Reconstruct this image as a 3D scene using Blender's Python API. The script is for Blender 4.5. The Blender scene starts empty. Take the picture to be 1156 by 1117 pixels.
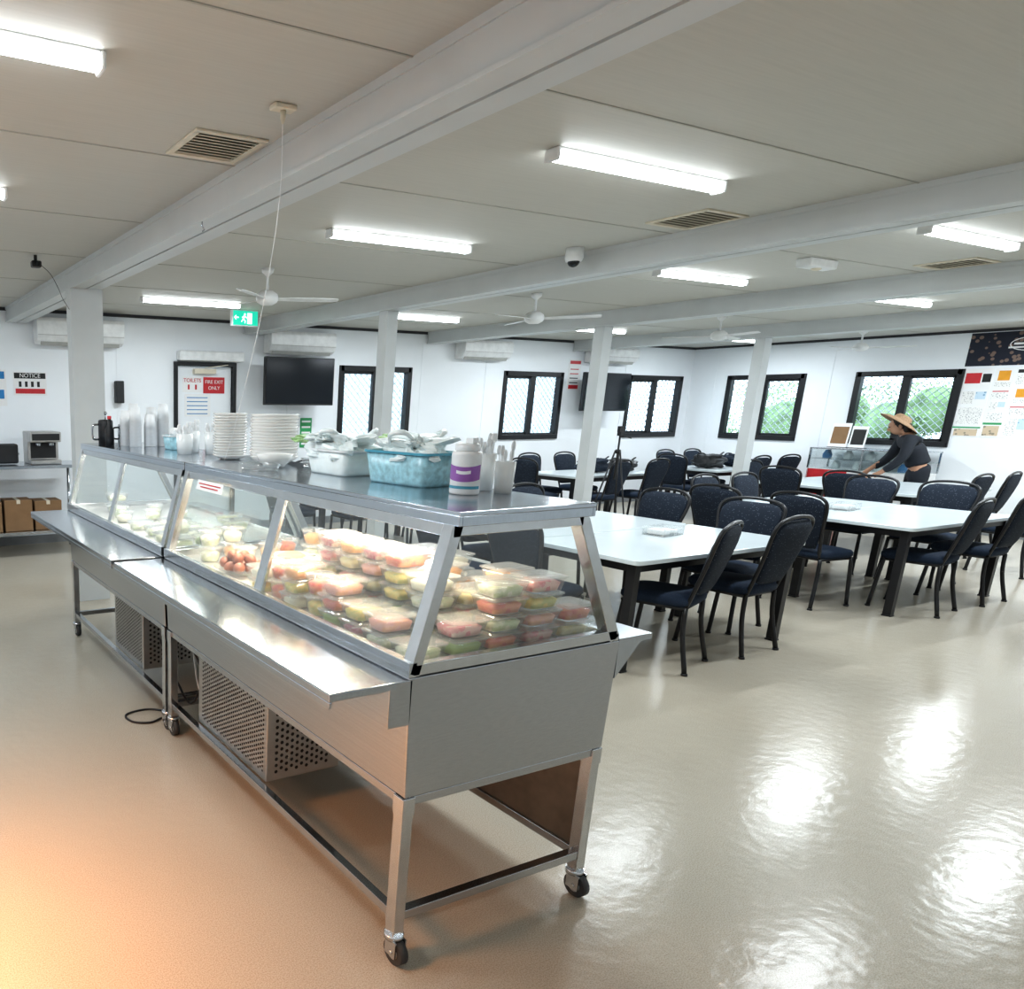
import bpy, math, random
from mathutils import Vector, Matrix, Euler, noise
random.seed(7)
PI=math.pi
scene=bpy.context.scene
COL=scene.collection
# ------------------------------------------------------------ materials
def newmat(name):
    m=bpy.data.materials.new(name); m.use_nodes=True
    nt=m.node_tree; b=nt.nodes['Principled BSDF']
    return m,nt,b
def mat(name,col,rough=.5,metal=0.,nscale=None,namt=.08,bump=0.,stretch=None,emit=0.,ecol=None,coat=0.,trans=0.,alpha=1.):
    m,nt,b=newmat(name)
    b.inputs['Base Color'].default_value=(*col,1); b.inputs['Roughness'].default_value=rough
    b.inputs['Metallic'].default_value=metal
    if coat: b.inputs['Coat Weight'].default_value=coat
    if trans: b.inputs['Transmission Weight'].default_value=trans
    if alpha<1: b.inputs['Alpha'].default_value=alpha
    if emit:
        b.inputs['Emission Color'].default_value=(*(ecol or col),1); b.inputs['Emission Strength'].default_value=emit
    if nscale is None: nscale=12.
    tc=nt.nodes.new('ShaderNodeTexCoord'); mp=nt.nodes.new('ShaderNodeMapping')
    if stretch: mp.inputs['Scale'].default_value=stretch
    nz=nt.nodes.new('ShaderNodeTexNoise'); nz.inputs['Scale'].default_value=nscale; nz.inputs['Detail'].default_value=3
    nt.links.new(tc.outputs['Object'],mp.inputs['Vector']); nt.links.new(mp.outputs['Vector'],nz.inputs['Vector'])
    rp=nt.nodes.new('ShaderNodeValToRGB')
    c0=[max(0,c*(1-namt)) for c in col]; c1=[min(1,c*(1+namt)) for c in col]
    rp.color_ramp.elements[0].position=.3; rp.color_ramp.elements[1].position=.7
    rp.color_ramp.elements[0].color=(*c0,1); rp.color_ramp.elements[1].color=(*c1,1)
    nt.links.new(nz.outputs['Fac'],rp.inputs['Fac']); nt.links.new(rp.outputs['Color'],b.inputs['Base Color'])
    if bump:
        bp=nt.nodes.new('ShaderNodeBump'); bp.inputs['Strength'].default_value=bump; bp.inputs['Distance'].default_value=.01
        nt.links.new(nz.outputs['Fac'],bp.inputs['Height']); nt.links.new(bp.outputs['Normal'],b.inputs['Normal'])
    return m
def clear(name,tint=(1,1,1),diff=.0,dcol=(1,1,1),gl=1.0,rough=.02,edge=.8):
    """thin clear sheet: transparent + facing-based gloss (+ a little haze)"""
    m=bpy.data.materials.new(name); m.use_nodes=True; nt=m.node_tree; nt.nodes.clear(); L=nt.links.new
    o=nt.nodes.new('ShaderNodeOutputMaterial'); t=nt.nodes.new('ShaderNodeBsdfTransparent'); g=nt.nodes.new('ShaderNodeBsdfGlossy')
    t.inputs['Color'].default_value=(*tint,1); g.inputs['Roughness'].default_value=rough
    lw=nt.nodes.new('ShaderNodeLayerWeight'); lw.inputs['Blend'].default_value=.5
    pw=nt.nodes.new('ShaderNodeMath'); pw.operation='POWER'; pw.inputs[1].default_value=4.
    L(lw.outputs['Facing'],pw.inputs[0])
    mul=nt.nodes.new('ShaderNodeMath'); mul.operation='MULTIPLY_ADD'; mul.inputs[1].default_value=edge; mul.inputs[2].default_value=.05*gl; mul.use_clamp=True
    L(pw.outputs[0],mul.inputs[0])
    mx=nt.nodes.new('ShaderNodeMixShader'); L(mul.outputs[0],mx.inputs[0])
    last=t
    if diff>0:
        d=nt.nodes.new('ShaderNodeBsdfDiffuse'); d.inputs['Color'].default_value=(*dcol,1)
        m2=nt.nodes.new('ShaderNodeMixShader'); m2.inputs[0].default_value=diff
        L(t.outputs[0],m2.inputs[1]); L(d.outputs[0],m2.inputs[2]); last=m2
    L(last.outputs[0],mx.inputs[1]); L(g.outputs[0],mx.inputs[2]); L(mx.outputs[0],o.inputs[0])
    return m
def floor_mat():
    m,nt,b=newmat('polished_vinyl'); L=nt.links.new
    tc=nt.nodes.new('ShaderNodeTexCoord')
    n1=nt.nodes.new('ShaderNodeTexNoise'); n1.inputs['Scale'].default_value=240; n1.inputs['Detail'].default_value=3
    n2=nt.nodes.new('ShaderNodeTexNoise'); n2.inputs['Scale'].default_value=.8; n2.inputs['Detail'].default_value=3
    L(tc.outputs['Object'],n1.inputs['Vector']); L(tc.outputs['Object'],n2.inputs['Vector'])
    r1=nt.nodes.new('ShaderNodeValToRGB'); r1.color_ramp.elements[0].position=.3; r1.color_ramp.elements[1].position=.6
    r1.color_ramp.elements[0].color=(.36,.32,.255,1); r1.color_ramp.elements[1].color=(.53,.485,.405,1)
    L(n1.outputs['Fac'],r1.inputs['Fac'])
    r2=nt.nodes.new('ShaderNodeValToRGB'); r2.color_ramp.elements[0].position=.3; r2.color_ramp.elements[1].position=.7
    r2.color_ramp.elements[0].color=(.93,.92,.91,1); r2.color_ramp.elements[1].color=(1,1,1,1)
    L(n2.outputs['Fac'],r2.inputs['Fac'])
    mx=nt.nodes.new('ShaderNodeMix'); mx.data_type='RGBA'; mx.blend_type='MULTIPLY'; mx.inputs[0].default_value=1
    L(r1.outputs['Color'],mx.inputs[6]); L(r2.outputs['Color'],mx.inputs[7]); L(mx.outputs[2],b.inputs['Base Color'])
    b.inputs['Roughness'].default_value=.20
    bp=nt.nodes.new('ShaderNodeBump'); bp.inputs['Strength'].default_value=.20; bp.inputs['Distance'].default_value=.01
    n4=nt.nodes.new('ShaderNodeTexNoise'); n4.inputs['Scale'].default_value=15; n4.inputs['Detail'].default_value=3
    L(tc.outputs['Object'],n4.inputs['Vector']); L(n4.outputs['Fac'],bp.inputs['Height']); L(bp.outputs['Normal'],b.inputs['Normal'])
    b.inputs['Specular IOR Level'].default_value=.26
    return m
def spots(name,base,spot,scale,thr,rough=.8,metal=0):
    m,nt,b=newmat(name); L=nt.links.new
    tc=nt.nodes.new('ShaderNodeTexCoord'); v=nt.nodes.new('ShaderNodeTexVoronoi'); v.inputs['Scale'].default_value=scale
    L(tc.outputs['Object'],v.inputs['Vector'])
    r=nt.nodes.new('ShaderNodeValToRGB'); r.color_ramp.elements[0].position=thr; r.color_ramp.elements[1].position=thr+.06
    r.color_ramp.elements[0].color=(*spot,1); r.color_ramp.elements[1].color=(*base,1)
    L(v.outputs['Distance'],r.inputs['Fac']); L(r.outputs['Color'],b.inputs['Base Color'])
    b.inputs['Roughness'].default_value=rough; b.inputs['Metallic'].default_value=metal
    return m
M={}
M['floor']=floor_mat()
M['wall']=mat('white_wall_panel',(.86,.89,.92),.45,nscale=2,namt=.02)
M['seam']=mat('panel_seam',(.42,.42,.40),.6)
M['ceil']=mat('ceiling_board',(.56,.55,.505),.6,nscale=70,namt=.03,stretch=(.06,1.6,1))
M['ceilseam']=mat('ceiling_seam',(.44,.43,.39),.7)
M['beam']=mat('painted_beam',(.60,.62,.62),.4,nscale=4,namt=.03)
M['dark']=mat('dark_cornice',(.04,.04,.045),.6)
M['base']=mat('skirting',(.25,.26,.27),.6)
M['steel']=mat('brushed_steel',(.50,.52,.55),.17,1.,nscale=30,namt=.05,stretch=(1,.05,6),bump=.012)
M['steel2']=mat('brushed_steel_top',(.50,.54,.59),.16,1.,nscale=30,namt=.05,stretch=(6,.06,1))
M['frame']=mat('polished_frame_steel',(.62,.64,.66),.24,1.,nscale=20,namt=.05)
M['steeld']=mat('dull_steel',(.50,.49,.48),.36,1.,nscale=18,namt=.08)
M['brownsteel']=mat('brownish_steel_panel',(.24,.19,.15),.4,.7,nscale=14,namt=.12)  # brownish steel, the rear skirt's own colour
M['deck']=mat('deck_steel',(.70,.68,.64),.35,.6,nscale=18,namt=.06)
M['hole']=mat('dark_void',(.02,.02,.022),.8)
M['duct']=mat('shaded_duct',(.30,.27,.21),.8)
M['black']=mat('black_steel',(.014,.014,.016),.38)
M['plblack']=mat('black_plastic',(.02,.02,.022),.45)
M['rubber']=mat('grey_rubber',(.05,.05,.05),.6)
M['navy']=spots('navy_fabric',(.008,.019,.042),(.03,.06,.10),95,.17,.85)
M['navyb']=spots('navy_patterned_fabric',(.007,.014,.028),(.07,.09,.12),62,.17,.85)
M['tabletop']=mat('white_laminate',(.64,.70,.72),.2,nscale=3,namt=.02)
M['white']=mat('white_plastic',(.82,.83,.83),.35)
M['offw']=mat('cream_plastic',(.70,.64,.52),.45)
M['porcelain']=mat('white_porcelain',(.80,.79,.76),.15,namt=.02)
M['glass']=clear('clear_glass',(.93,.97,.97),diff=.035,dcol=(.75,.85,.9),gl=1.8)
M['winglass']=clear('window_glass',(.93,.97,1),gl=.8)
M['clearpl']=clear('clear_plastic',(.98,.99,.99),diff=.08,dcol=(.95,.96,.96),gl=1.6,rough=.06)
M['lid']=clear('clear_lid',(.98,.98,.98),diff=.22,dcol=(1,.99,.96),gl=2.,rough=.08)
M['film']=clear('thin_white_plastic',(.95,.97,.96),diff=.86,dcol=(.93,.95,.94),gl=1.6,rough=.2)
M['bag']=mat('white_bag_plastic',(.82,.88,.87),.3,nscale=25,namt=.05)
M['tube']=mat('lit_diffuser',(1,1,1),.4,emit=9.,ecol=(.88,.95,1.))
M['warmtube']=mat('lit_warm_lamp',(1,1,1),.4,emit=14.,ecol=(1.,.86,.66))
M['tv']=mat('tv_screen',(.008,.011,.016),.12)
M['red']=mat('sign_red',(.55,.03,.04),.5)
M['green']=mat('exit_green',(.01,.35,.22),.4,emit=.7,ecol=(.02,.62,.42))
M['grn']=mat('sign_green',(.04,.34,.12),.5)
M['lettuce']=mat('pale_green_packet',(.42,.62,.30),.5,nscale=30,namt=.3)
M['bluep']=mat('sign_blue',(.03,.22,.5),.5)
M['signw']=mat('sign_white',(.85,.85,.85),.5,namt=.01)
M['signlit']=mat('sign_lit_white',(.9,.95,.92),.5,emit=.9)
M['ink']=mat('black_ink',(.02,.02,.02),.6)
M['aqua']=mat('pale_aqua_basket',(.34,.58,.65),.3,nscale=50,namt=.22)
M['aquad']=mat('aqua_rim',(.09,.36,.48),.3)
M['purple']=mat('purple_label',(.34,.14,.45),.4)
M['card']=mat('brown_cardboard',(.26,.155,.08),.8,nscale=8)
M['skin']=mat('skin',(.40,.22,.14),.55)
M['hair']=mat('dark_hair',(.02,.014,.01),.6,nscale=60,namt=.4,bump=.4)
M['straw']=mat('straw',(.33,.215,.13),.8,nscale=80,namt=.25,bump=.3)
M['shirt']=mat('charcoal_shirt',(.014,.017,.024),.85,nscale=30,bump=.1)
M['trous']=mat('dark_trousers',(.012,.015,.022),.85)
M['shoe']=mat('dark_shoes',(.03,.025,.02),.6)
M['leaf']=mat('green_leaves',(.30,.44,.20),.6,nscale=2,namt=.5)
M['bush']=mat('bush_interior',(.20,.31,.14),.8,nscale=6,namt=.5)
M['grass']=mat('outdoor_ground',(.45,.46,.36),.9)
M['egg']=mat('brown_egg',(.30,.105,.06),.45)
M['screen']=mat('pale_security_mesh',(.55,.60,.63),.5)
M['outwall']=mat('pale_outdoor_cladding',(.72,.80,.86),.7,nscale=3,namt=.06,stretch=(1,1,8))
FOODC=[(.72,.16,.15),(.90,.66,.20),(.86,.72,.36),(.84,.42,.18),(.92,.84,.62),(.50,.08,.16),(.90,.48,.44),(.40,.50,.18),(.80,.24,.28),(.78,.46,.24),(.92,.86,.74),(.90,.84,.68)]
FOOD=[]
for i,c in enumerate(FOODC):
    m,nt,b=newmat('food_%d'%i); L=nt.links.new
    tc=nt.nodes.new('ShaderNodeTexCoord'); v=nt.nodes.new('ShaderNodeTexVoronoi'); v.inputs['Scale'].default_value=65
    L(tc.outputs['Object'],v.inputs['Vector'])
    mx=nt.nodes.new('ShaderNodeMix'); mx.data_type='RGBA'; mx.inputs[6].default_value=(*c,1)
    c2=FOODC[(i*4+3)%len(FOODC)]; mx.inputs[7].default_value=(*[.35*a+.65*b_ for a,b_ in zip(c,c2)],1)
    sp=nt.nodes.new('ShaderNodeSeparateColor'); L(v.outputs['Color'],sp.inputs[0]); L(sp.outputs[0],mx.inputs[0])
    L(mx.outputs[2],b.inputs['Base Color']); b.inputs['Roughness'].default_value=.45
    bp=nt.nodes.new('ShaderNodeBump'); bp.inputs['Strength'].default_value=.7; L(v.outputs['Distance'],bp.inputs['Height']); L(bp.outputs['Normal'],b.inputs['Normal'])
    FOOD.append(m)
# ------------------------------------------------------------ mesh builder
class MB:
    def __init__(s): s.v=[];s.f=[];s.m=[];s.s=[]
    def add(s,vs,fs,m=0,smooth=False,T=None):
        o=len(s.v)
        for p in vs:
            p=Vector(p)
            if T is not None: p=T@p
            s.v.append(tuple(p))
        for f in fs: s.f.append([i+o for i in f]); s.m.append(m); s.s.append(smooth)
        return s
    def box(s,x0,x1,y0,y1,z0,z1,m=0,T=None):
        vs=[(x,y,z) for x in (x0,x1) for y in (y0,y1) for z in (z0,z1)]
        return s.add(vs,[(0,1,3,2),(4,6,7,5),(0,4,5,1),(2,3,7,6),(0,2,6,4),(1,5,7,3)],m,False,T)
    def bar(s,p0,p1,w,h,m=0,up=(0,0,1)):
        p0=Vector(p0);p1=Vector(p1);d=(p1-p0);L=d.length;d.normalize()
        u=Vector(up); sd=d.cross(u)
        if sd.length<1e-4: sd=d.cross(Vector((0,1,0)))
        sd.normalize();u=sd.cross(d)
        T=Matrix((( sd.x,d.x,u.x,p0.x),(sd.y,d.y,u.y,p0.y),(sd.z,d.z,u.z,p0.z),(0,0,0,1)))
        return s.box(-w/2,w/2,0,L,-h/2,h/2,m,T)
    def ring(s,c,u,w,r,n): return [tuple(c+u*math.cos(2*PI*i/n)*r+w*math.sin(2*PI*i/n)*r) for i in range(n)]
    def tube(s,pts,r,n=8,m=0,caps=True):
        pts=[Vector(p) for p in pts]; rs=r if isinstance(r,(list,tuple)) else [r]*len(pts)
        vs=[];u=None
        for i,p in enumerate(pts):
            a=pts[max(0,i-1)];b=pts[min(len(pts)-1,i+1)];t=(b-a).normalized()
            if u is None:
                u=t.orthogonal().normalized()
            else:
                u=(u-t*u.dot(t)).normalized()
            w=t.cross(u); vs+=s.ring(p,u,w,rs[i],n)
        fs=[]
        for i in range(len(pts)-1):
            for j in range(n):
                k=(j+1)%n; fs.append((i*n+j,i*n+k,(i+1)*n+k,(i+1)*n+j))
        s.add(vs,fs,m,True)
        if caps:
            o=len(s.v)-len(vs)
            s.f.append([o+j for j in range(n)][::-1]);s.m.append(m);s.s.append(False)
            o2=o+(len(pts)-1)*n
            s.f.append([o2+j for j in range(n)]);s.m.append(m);s.s.append(False)
        return s
    def cyl(s,p0,p1,r0,r1=None,n=16,m=0,caps=True):
        return s.tube([p0,p1],[r0,r0 if r1 is None else r1],n,m,caps)
    def lathe(s,prof,c=(0,0,0),n=24,m=0,smooth=True,T=None):
        vs=[];fs=[]
        for r,z in prof:
            for i in range(n):
                a=2*PI*i/n; vs.append((c[0]+r*math.cos(a),c[1]+r*math.sin(a),c[2]+z))
        for k in range(len(prof)-1):
            for i in range(n):
                j=(i+1)%n; fs.append((k*n+i,k*n+j,(k+1)*n+j,(k+1)*n+i))
        return s.add(vs,fs,m,smooth,T)
    def loft(s,rings,m=0,smooth=True,cap=True):
        n=len(rings[0]);vs=[p for r in rings for p in r];fs=[]
        for k in range(len(rings)-1):
            for i in range(n):
                j=(i+1)%n; fs.append((k*n+i,k*n+j,(k+1)*n+j,(k+1)*n+i))
        if cap:
            fs.append(tuple(range(n))[::-1]); fs.append(tuple((len(rings)-1)*n+i for i in range(n)))
        return s.add(vs,fs,m,smooth)
    def ball(s,c,r,m=0,nu=14,nv=9,T=None):
        if not isinstance(r,(tuple,list)): r=(r,r,r)
        vs=[];fs=[]
        for k in range(nv+1):
            th=PI*k/nv
            for i in range(nu):
                a=2*PI*i/nu; vs.append((c[0]+r[0]*math.sin(th)*math.cos(a),c[1]+r[1]*math.sin(th)*math.sin(a),c[2]+r[2]*math.cos(th)))
        for k in range(nv):
            for i in range(nu):
                j=(i+1)%nu; fs.append((k*nu+i,(k+1)*nu+i,(k+1)*nu+j,k*nu+j))
        return s.add(vs,fs,m,True,T)
def sup(cx,cy,z,a,b,e=4,n=24):
    out=[]
    for i in range(n):
        t=2*PI*i/n;c=math.cos(t);q=math.sin(t)
        out.append((cx+a*math.copysign(abs(c)**(2/e),c),cy+b*math.copysign(abs(q)**(2/e),q),z))
    return out
def obj(name,mb,mats,parent=None,loc=(0,0,0),rot=(0,0,0),label=None,cat=None,group=None,kind=None,bevel=0,sub=0):
    me=bpy.data.meshes.new(name); me.from_pydata(mb.v,[],mb.f)
    for x in mats: me.materials.append(x)
    me.polygons.foreach_set('material_index',mb.m); me.polygons.foreach_set('use_smooth',mb.s); me.update()
    o=bpy.data.objects.new(name,me); COL.objects.link(o); setup(o,parent,loc,rot,label,cat,group,kind)
    if bevel:
        md=o.modifiers.new('bev','BEVEL'); md.width=bevel; md.segments=2; md.limit_method='ANGLE'
    if sub:
        md=o.modifiers.new('sub','SUBSURF'); md.levels=sub; md.render_levels=sub
    return o
def setup(o,parent,loc,rot,label,cat,group,kind):
    o.location=loc; o.rotation_euler=rot if isinstance(rot,(tuple,list)) else (0,0,rot)
    if parent: o.parent=parent
    if label: o['label']=label
    if cat: o['category']=cat
    if group: o['group']=group
    if kind: o['kind']=kind
def empty(name,loc=(0,0,0),rot=0,label=None,cat=None,group=None,kind=None):
    o=bpy.data.objects.new(name,None); o.empty_display_size=.1; COL.objects.link(o); setup(o,None,loc,rot,label,cat,group,kind); return o
def kids(o): return [c for c in bpy.data.objects if c.parent==o]
CH={}
def dup(o,loc=None,rot=None,parent=None,mats=None,label=None):
    ch=CH.get(o.name)
    if ch is None: ch=kids(o); CH[o.name]=ch
    c=o.copy(); COL.objects.link(c)
    if parent is not None: c.parent=parent
    if loc is not None: c.location=loc
    if rot is not None: c.rotation_euler=(0,0,rot)
    if label: c['label']=label
    if mats and o.name in mats:
        c.material_slots[0].link='OBJECT'; c.material_slots[0].material=mats[o.name]
    CH[c.name]=[dup(k,parent=c,mats=mats) for k in ch]
    return c
def text(s,size,parent,loc,rot,m,ext=.001,name='lettering'):
    cu=bpy.data.curves.new('t','FONT'); cu.body=s; cu.size=size; cu.align_x='CENTER'; cu.align_y='CENTER'; cu.extrude=ext; cu.resolution_u=3
    t=bpy.data.objects.new('t',cu); COL.objects.link(t)
    dg=bpy.context.evaluated_depsgraph_get(); dg.update()
    me=bpy.data.meshes.new_from_object(t.evaluated_get(dg)); bpy.data.objects.remove(t)
    me.materials.clear(); me.materials.append(m)
    o=bpy.data.objects.new(name,me); COL.objects.link(o); o.location=loc; o.rotation_euler=rot
    if parent: o.parent=parent
    return o
# ------------------------------------------------------------ room
XL,XR,YS,YN,H,ZB=-1.24,13.76,-2.2,8.92,2.69,2.53
BX=[1.757,4.757,7.757,10.757]; YC=6.11
obj('floor',MB().box(XL,XR,YS,YN,-.1,0),[M['floor']],kind='structure',label='polished beige speckled vinyl floor')
obj('ceiling',MB().box(XL,XR,YS,YN,H,H+.08),[M['ceil']],kind='structure',label='off-white panelled ceiling boards')
def wallholes(name,a0,a1,z0,z1,holes,place,label):
    xs=sorted({a0,a1}|{h[0] for h in holes}|{h[1] for h in holes}); zs=sorted({z0,z1}|{h[2] for h in holes}|{h[3] for h in holes})
    mb=MB()
    for i in range(len(xs)-1):
        for j in range(len(zs)-1):
            cx=(xs[i]+xs[i+1])/2; cz=(zs[j]+zs[j+1])/2
            if any(h[0]<cx<h[1] and h[2]<cz<h[3] for h in holes): continue
            if place=='n': mb.box(xs[i],xs[i+1],YN,YN+.1,zs[j],zs[j+1])
            else: mb.box(XR,XR+.1,xs[i],xs[i+1],zs[j],zs[j+1])
    return obj(name,mb,[M['wall']],kind='structure',label=label)
ZT,ZS=2.17,1.16
NW=[(6.18,7.40),(9.24,10.50),(12.12,13.50)]
RW=[(7.10,8.26),(5.20,6.40)]
DR=(3.73,4.50)
wallholes('wall_north',XL,XR,0,H,[(a,b,ZS,ZT) for a,b in NW]+[(DR[0],DR[1],0,2.12)],'n','white panel wall with black framed windows')
wallholes('wall_east',YS,YN,0,H,[(a,b,ZS,ZT) for a,b in RW],'e','white panel wall with black framed windows')
obj('wall_west',MB().box(XL-.1,XL,YS,YN,0,H),[M['wall']],kind='structure',label='plain white panel wall')
obj('wall_south',MB().box(XL,XR,YS-.1,YS,0,H),[M['wall']],kind='structure',label='plain white panel wall')
obj('baseboard_north',MB().box(XL,DR[0]-.06,YN-.015,YN,0,.1).box(DR[1]+.06,XR,YN-.015,YN,0,.1),[M['base']],kind='structure',label='grey skirting strip')
obj('baseboard_east',MB().box(XR-.015,XR,YS,YN,0,.1),[M['base']],kind='structure',label='grey skirting strip')
tn=[0]
def trim(mb,m,label):
    tn[0]+=1; return obj('trim_%d'%tn[0],mb,[m],kind='structure',label=label)
trim(MB().box(XL,XR,YN-.02,YN,H-.035,H),M['dark'],'dark cornice strip above the wall')
trim(MB().box(XR-.02,XR,YS,YN-.02,H-.035,H),M['dark'],'dark cornice strip above the wall')
for i,x in enumerate(BX):
    mb=MB().box(x-.10,x+.10,YS,YN-.02,ZB+.012,H); mb.box(x-.115,x-.008,YS,YN-.02,ZB,ZB+.014); mb.box(x+.008,x+.115,YS,YN-.02,ZB,ZB+.014)
    mb.box(x-.108,x-.099,YS,YN-.02,H-.03,H); mb.box(x+.099,x+.108,YS,YN-.02,H-.03,H)
    trim(mb,M['beam'],'painted steel ceiling beam')
    w=.13 if i==0 else (.062 if i==1 else .072)
    trim(MB().box(x-w,x+w,YC-.065,YC+.065,0,ZB),M['beam'],'square painted steel column under the beam')
for k in range(-3,6):
    y=2.08+1.2*k*.995
    if YS<y<YN:
        trim(MB().box(XL,XR,y-.004,y+.004,H-.003,H),M['ceilseam'],'ceiling panel joint strip')
for x in [2.95,5.35,7.6,8.85,11.2,12.0]:
    trim(MB().box(x-.012,x+.012,YN-.006,YN,.1,H-.035),M['wall'],'vertical wall panel joint strip')
for y in [1.5,2.7,6.75,8.5]:
    trim(MB().box(XR-.006,XR,y-.012,y+.012,.1,H-.035),M['wall'],'vertical wall panel joint strip')
# windows
def window(n,a,b,side,st=.10):
    f=.055; c=(a+b)/2
    def P(mb,u0,u1,w0,w1,z0,z1):
        if side=='n': mb.box(u0,u1,YN+w0,YN+w1,z0,z1)
        else: mb.box(XR+w0,XR+w1,u0,u1,z0,z1)
    fr=MB()
    P(fr,a-.02,a+f,-.02,.08,ZS-.02,ZT+.02);P(fr,b-f,b+.02,-.02,.08,ZS-.02,ZT+.02)
    P(fr,a,b,-.02,.08,ZT-f,ZT+.02);P(fr,a,b,-.03,.08,ZS-.02,ZS+f)
    w=obj('window_%d'%n,fr,[M['black']],kind='structure',label='black aluminium sliding window frame',bevel=.004)
    sa=MB(); P(sa,c-.05,c+.05,.0,.05,ZS+f,ZT-f); P(sa,a+f,c,.02,.05,ZS+f,ZS+f+.035);P(sa,a+f,c,.02,.05,ZT-f-.035,ZT-f);P(sa,a+f,a+f+.035,.02,.05,ZS+f,ZT-f)
    P(sa,c,b-f,.0,.03,ZS+f,ZS+f+.02)
    obj('sash',sa,[M['black']],parent=w)
    g=MB(); P(g,a+f,b-f,.052,.056,ZS+f,ZT-f); obj('window_glass',g,[M['winglass']],parent=w)
    sc=MB(); h=ZT-ZS-2*f; z0=ZS+f; u0=a+f; u1=b-f
    k=u0-h
    while k<u1:
        for sg in (1,-1):
            s0=max(k,u0); s1=min(k+h,u1)
            if s1-s0>.02:
                if sg==1: p=(s0,z0+s0-k);q=(s1,z0+s1-k)
                else: p=(s0,z0+h-(s0-k));q=(s1,z0+h-(s1-k))
                A=(XR+.07,p[0],p[1]) if side=='e' else (p[0],YN+.07,p[1])
                B=(XR+.07,q[0],q[1]) if side=='e' else (q[0],YN+.07,q[1])
                sc.bar(A,B,.012,.008)
        k+=st
    obj('security_mesh',sc,[M['screen']],parent=w,label='pale diamond security mesh')
    return w
for i,(a,b) in enumerate(NW): window(i+1,a,b,'n')
for i,(a,b) in enumerate(RW): window(i+4,a,b,'e')
# door
dm=MB().box(DR[0]-.05,DR[0],YN-.03,YN+.1,0,2.17).box(DR[1],DR[1]+.05,YN-.03,YN+.1,0,2.17).box(DR[0],DR[1],YN-.03,YN+.1,2.12,2.17)
d=obj('door_1',dm,[M['black']],kind='structure',label='white door with black frame')
obj('door_panel',MB().box(DR[0]+.005,DR[1]-.005,YN+.02,YN+.06,.005,2.115),[M['wall']],parent=d)
obj('handle',MB().cyl((DR[1]-.08,YN+.02,1.0),(DR[1]-.08,YN-.03,1.0),.012).cyl((DR[1]-.08,YN-.03,1.0),(DR[1]-.2,YN-.03,1.0),.01),[M['steel']],parent=d)
obj('door_closer',MB().box(3.95,4.25,YN-.05,YN+.02,2.03,2.09).bar((4.1,YN-.04,2.1),(4.4,YN-.08,2.14),.02,.01),[M['offw']],parent=d)
obj('air_curtain',MB().box(3.72,4.62,YN-.13,YN-.002,2.18,2.30),[M['white']],label='white slim air curtain mounted above the door',cat='air curtain',bevel=.02)
# ------------------------------------------------------------ ceiling lights
def batten(x,y):
    e=empty('ceiling_light',(x,y,H),0,'lit white fluorescent batten light under the ceiling panels','light',group='fluorescent batten lights')
    obj('light_body',MB().box(-.54,.54,-.030,.030,-.018,0),[M['white']],parent=e,bevel=.005)
    for s in (-1,1): obj('end_cap',MB().box(min(s*.538,s*.556),max(s*.538,s*.556),-.037,.037,-.054,-.0),[M['white']],parent=e,bevel=.010)
    rings=[[(xx,.035*math.cos(t),-.018-.033*math.sin(t)) for t in [PI*i/10 for i in range(11)]]+[(xx,-.026,-.015),(xx,.026,-.015)] for xx in (-.538,.538)]
    obj('diffuser',MB().loft(rings,0,True),[M['tube']],parent=e)
    return e
LY=[2.48,4.10,7.4]
b0=None
for i,x in enumerate([.24,3.26,6.26,9.26,12.26]):
    for y in LY+([-.6] if i<4 else []):
        if b0 is None: b0=batten(x,y)
        else: dup(b0,(x,y,H))
        ld=bpy.data.lights.new('lamp_glow','AREA'); ld.shape='RECTANGLE'; ld.size=1.05; ld.size_y=.06; ld.energy=[16,20,24,32,33][i]; ld.color=(.87,.95,1)
        if y<0: ld.energy=6
        lo=bpy.data.objects.new('lamp_glow',ld); lo.location=(x,y,H-.058); COL.objects.link(lo)
# vents
def vent(x,y,s=.32):
    mb=MB(); h=s/2
    for a,b,c_,d_ in [(-h,h,-h,-h+.028),(-h,h,h-.028,h),(-h,-h+.028,-h+.028,h-.028),(h-.028,h,-h+.028,h-.028)]: mb.box(a,b,c_,d_,-.010,0)
    e=obj('ceiling_vent',mb,[M['offw']],loc=(x,y,H),label='square cream louvred air vent in the ceiling',cat='vent',group='ceiling vents',bevel=.003)
    l=MB(); n=8; st=(s-.07)/n
    for i in range(n):
        yy=-h+.035+(i+.5)*st; T=Matrix.Translation((0,yy,-.009))@Matrix.Rotation(.25,4,'X'); l.box(-h+.03,h-.03,-.0115,.0115,-.001,.001,0,T)
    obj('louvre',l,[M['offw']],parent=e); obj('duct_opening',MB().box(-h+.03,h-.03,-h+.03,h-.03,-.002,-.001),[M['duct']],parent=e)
vent(1.46,3.07,.32);vent(4.42,2.98,.36);vent(7.4,2.98,.36)
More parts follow.
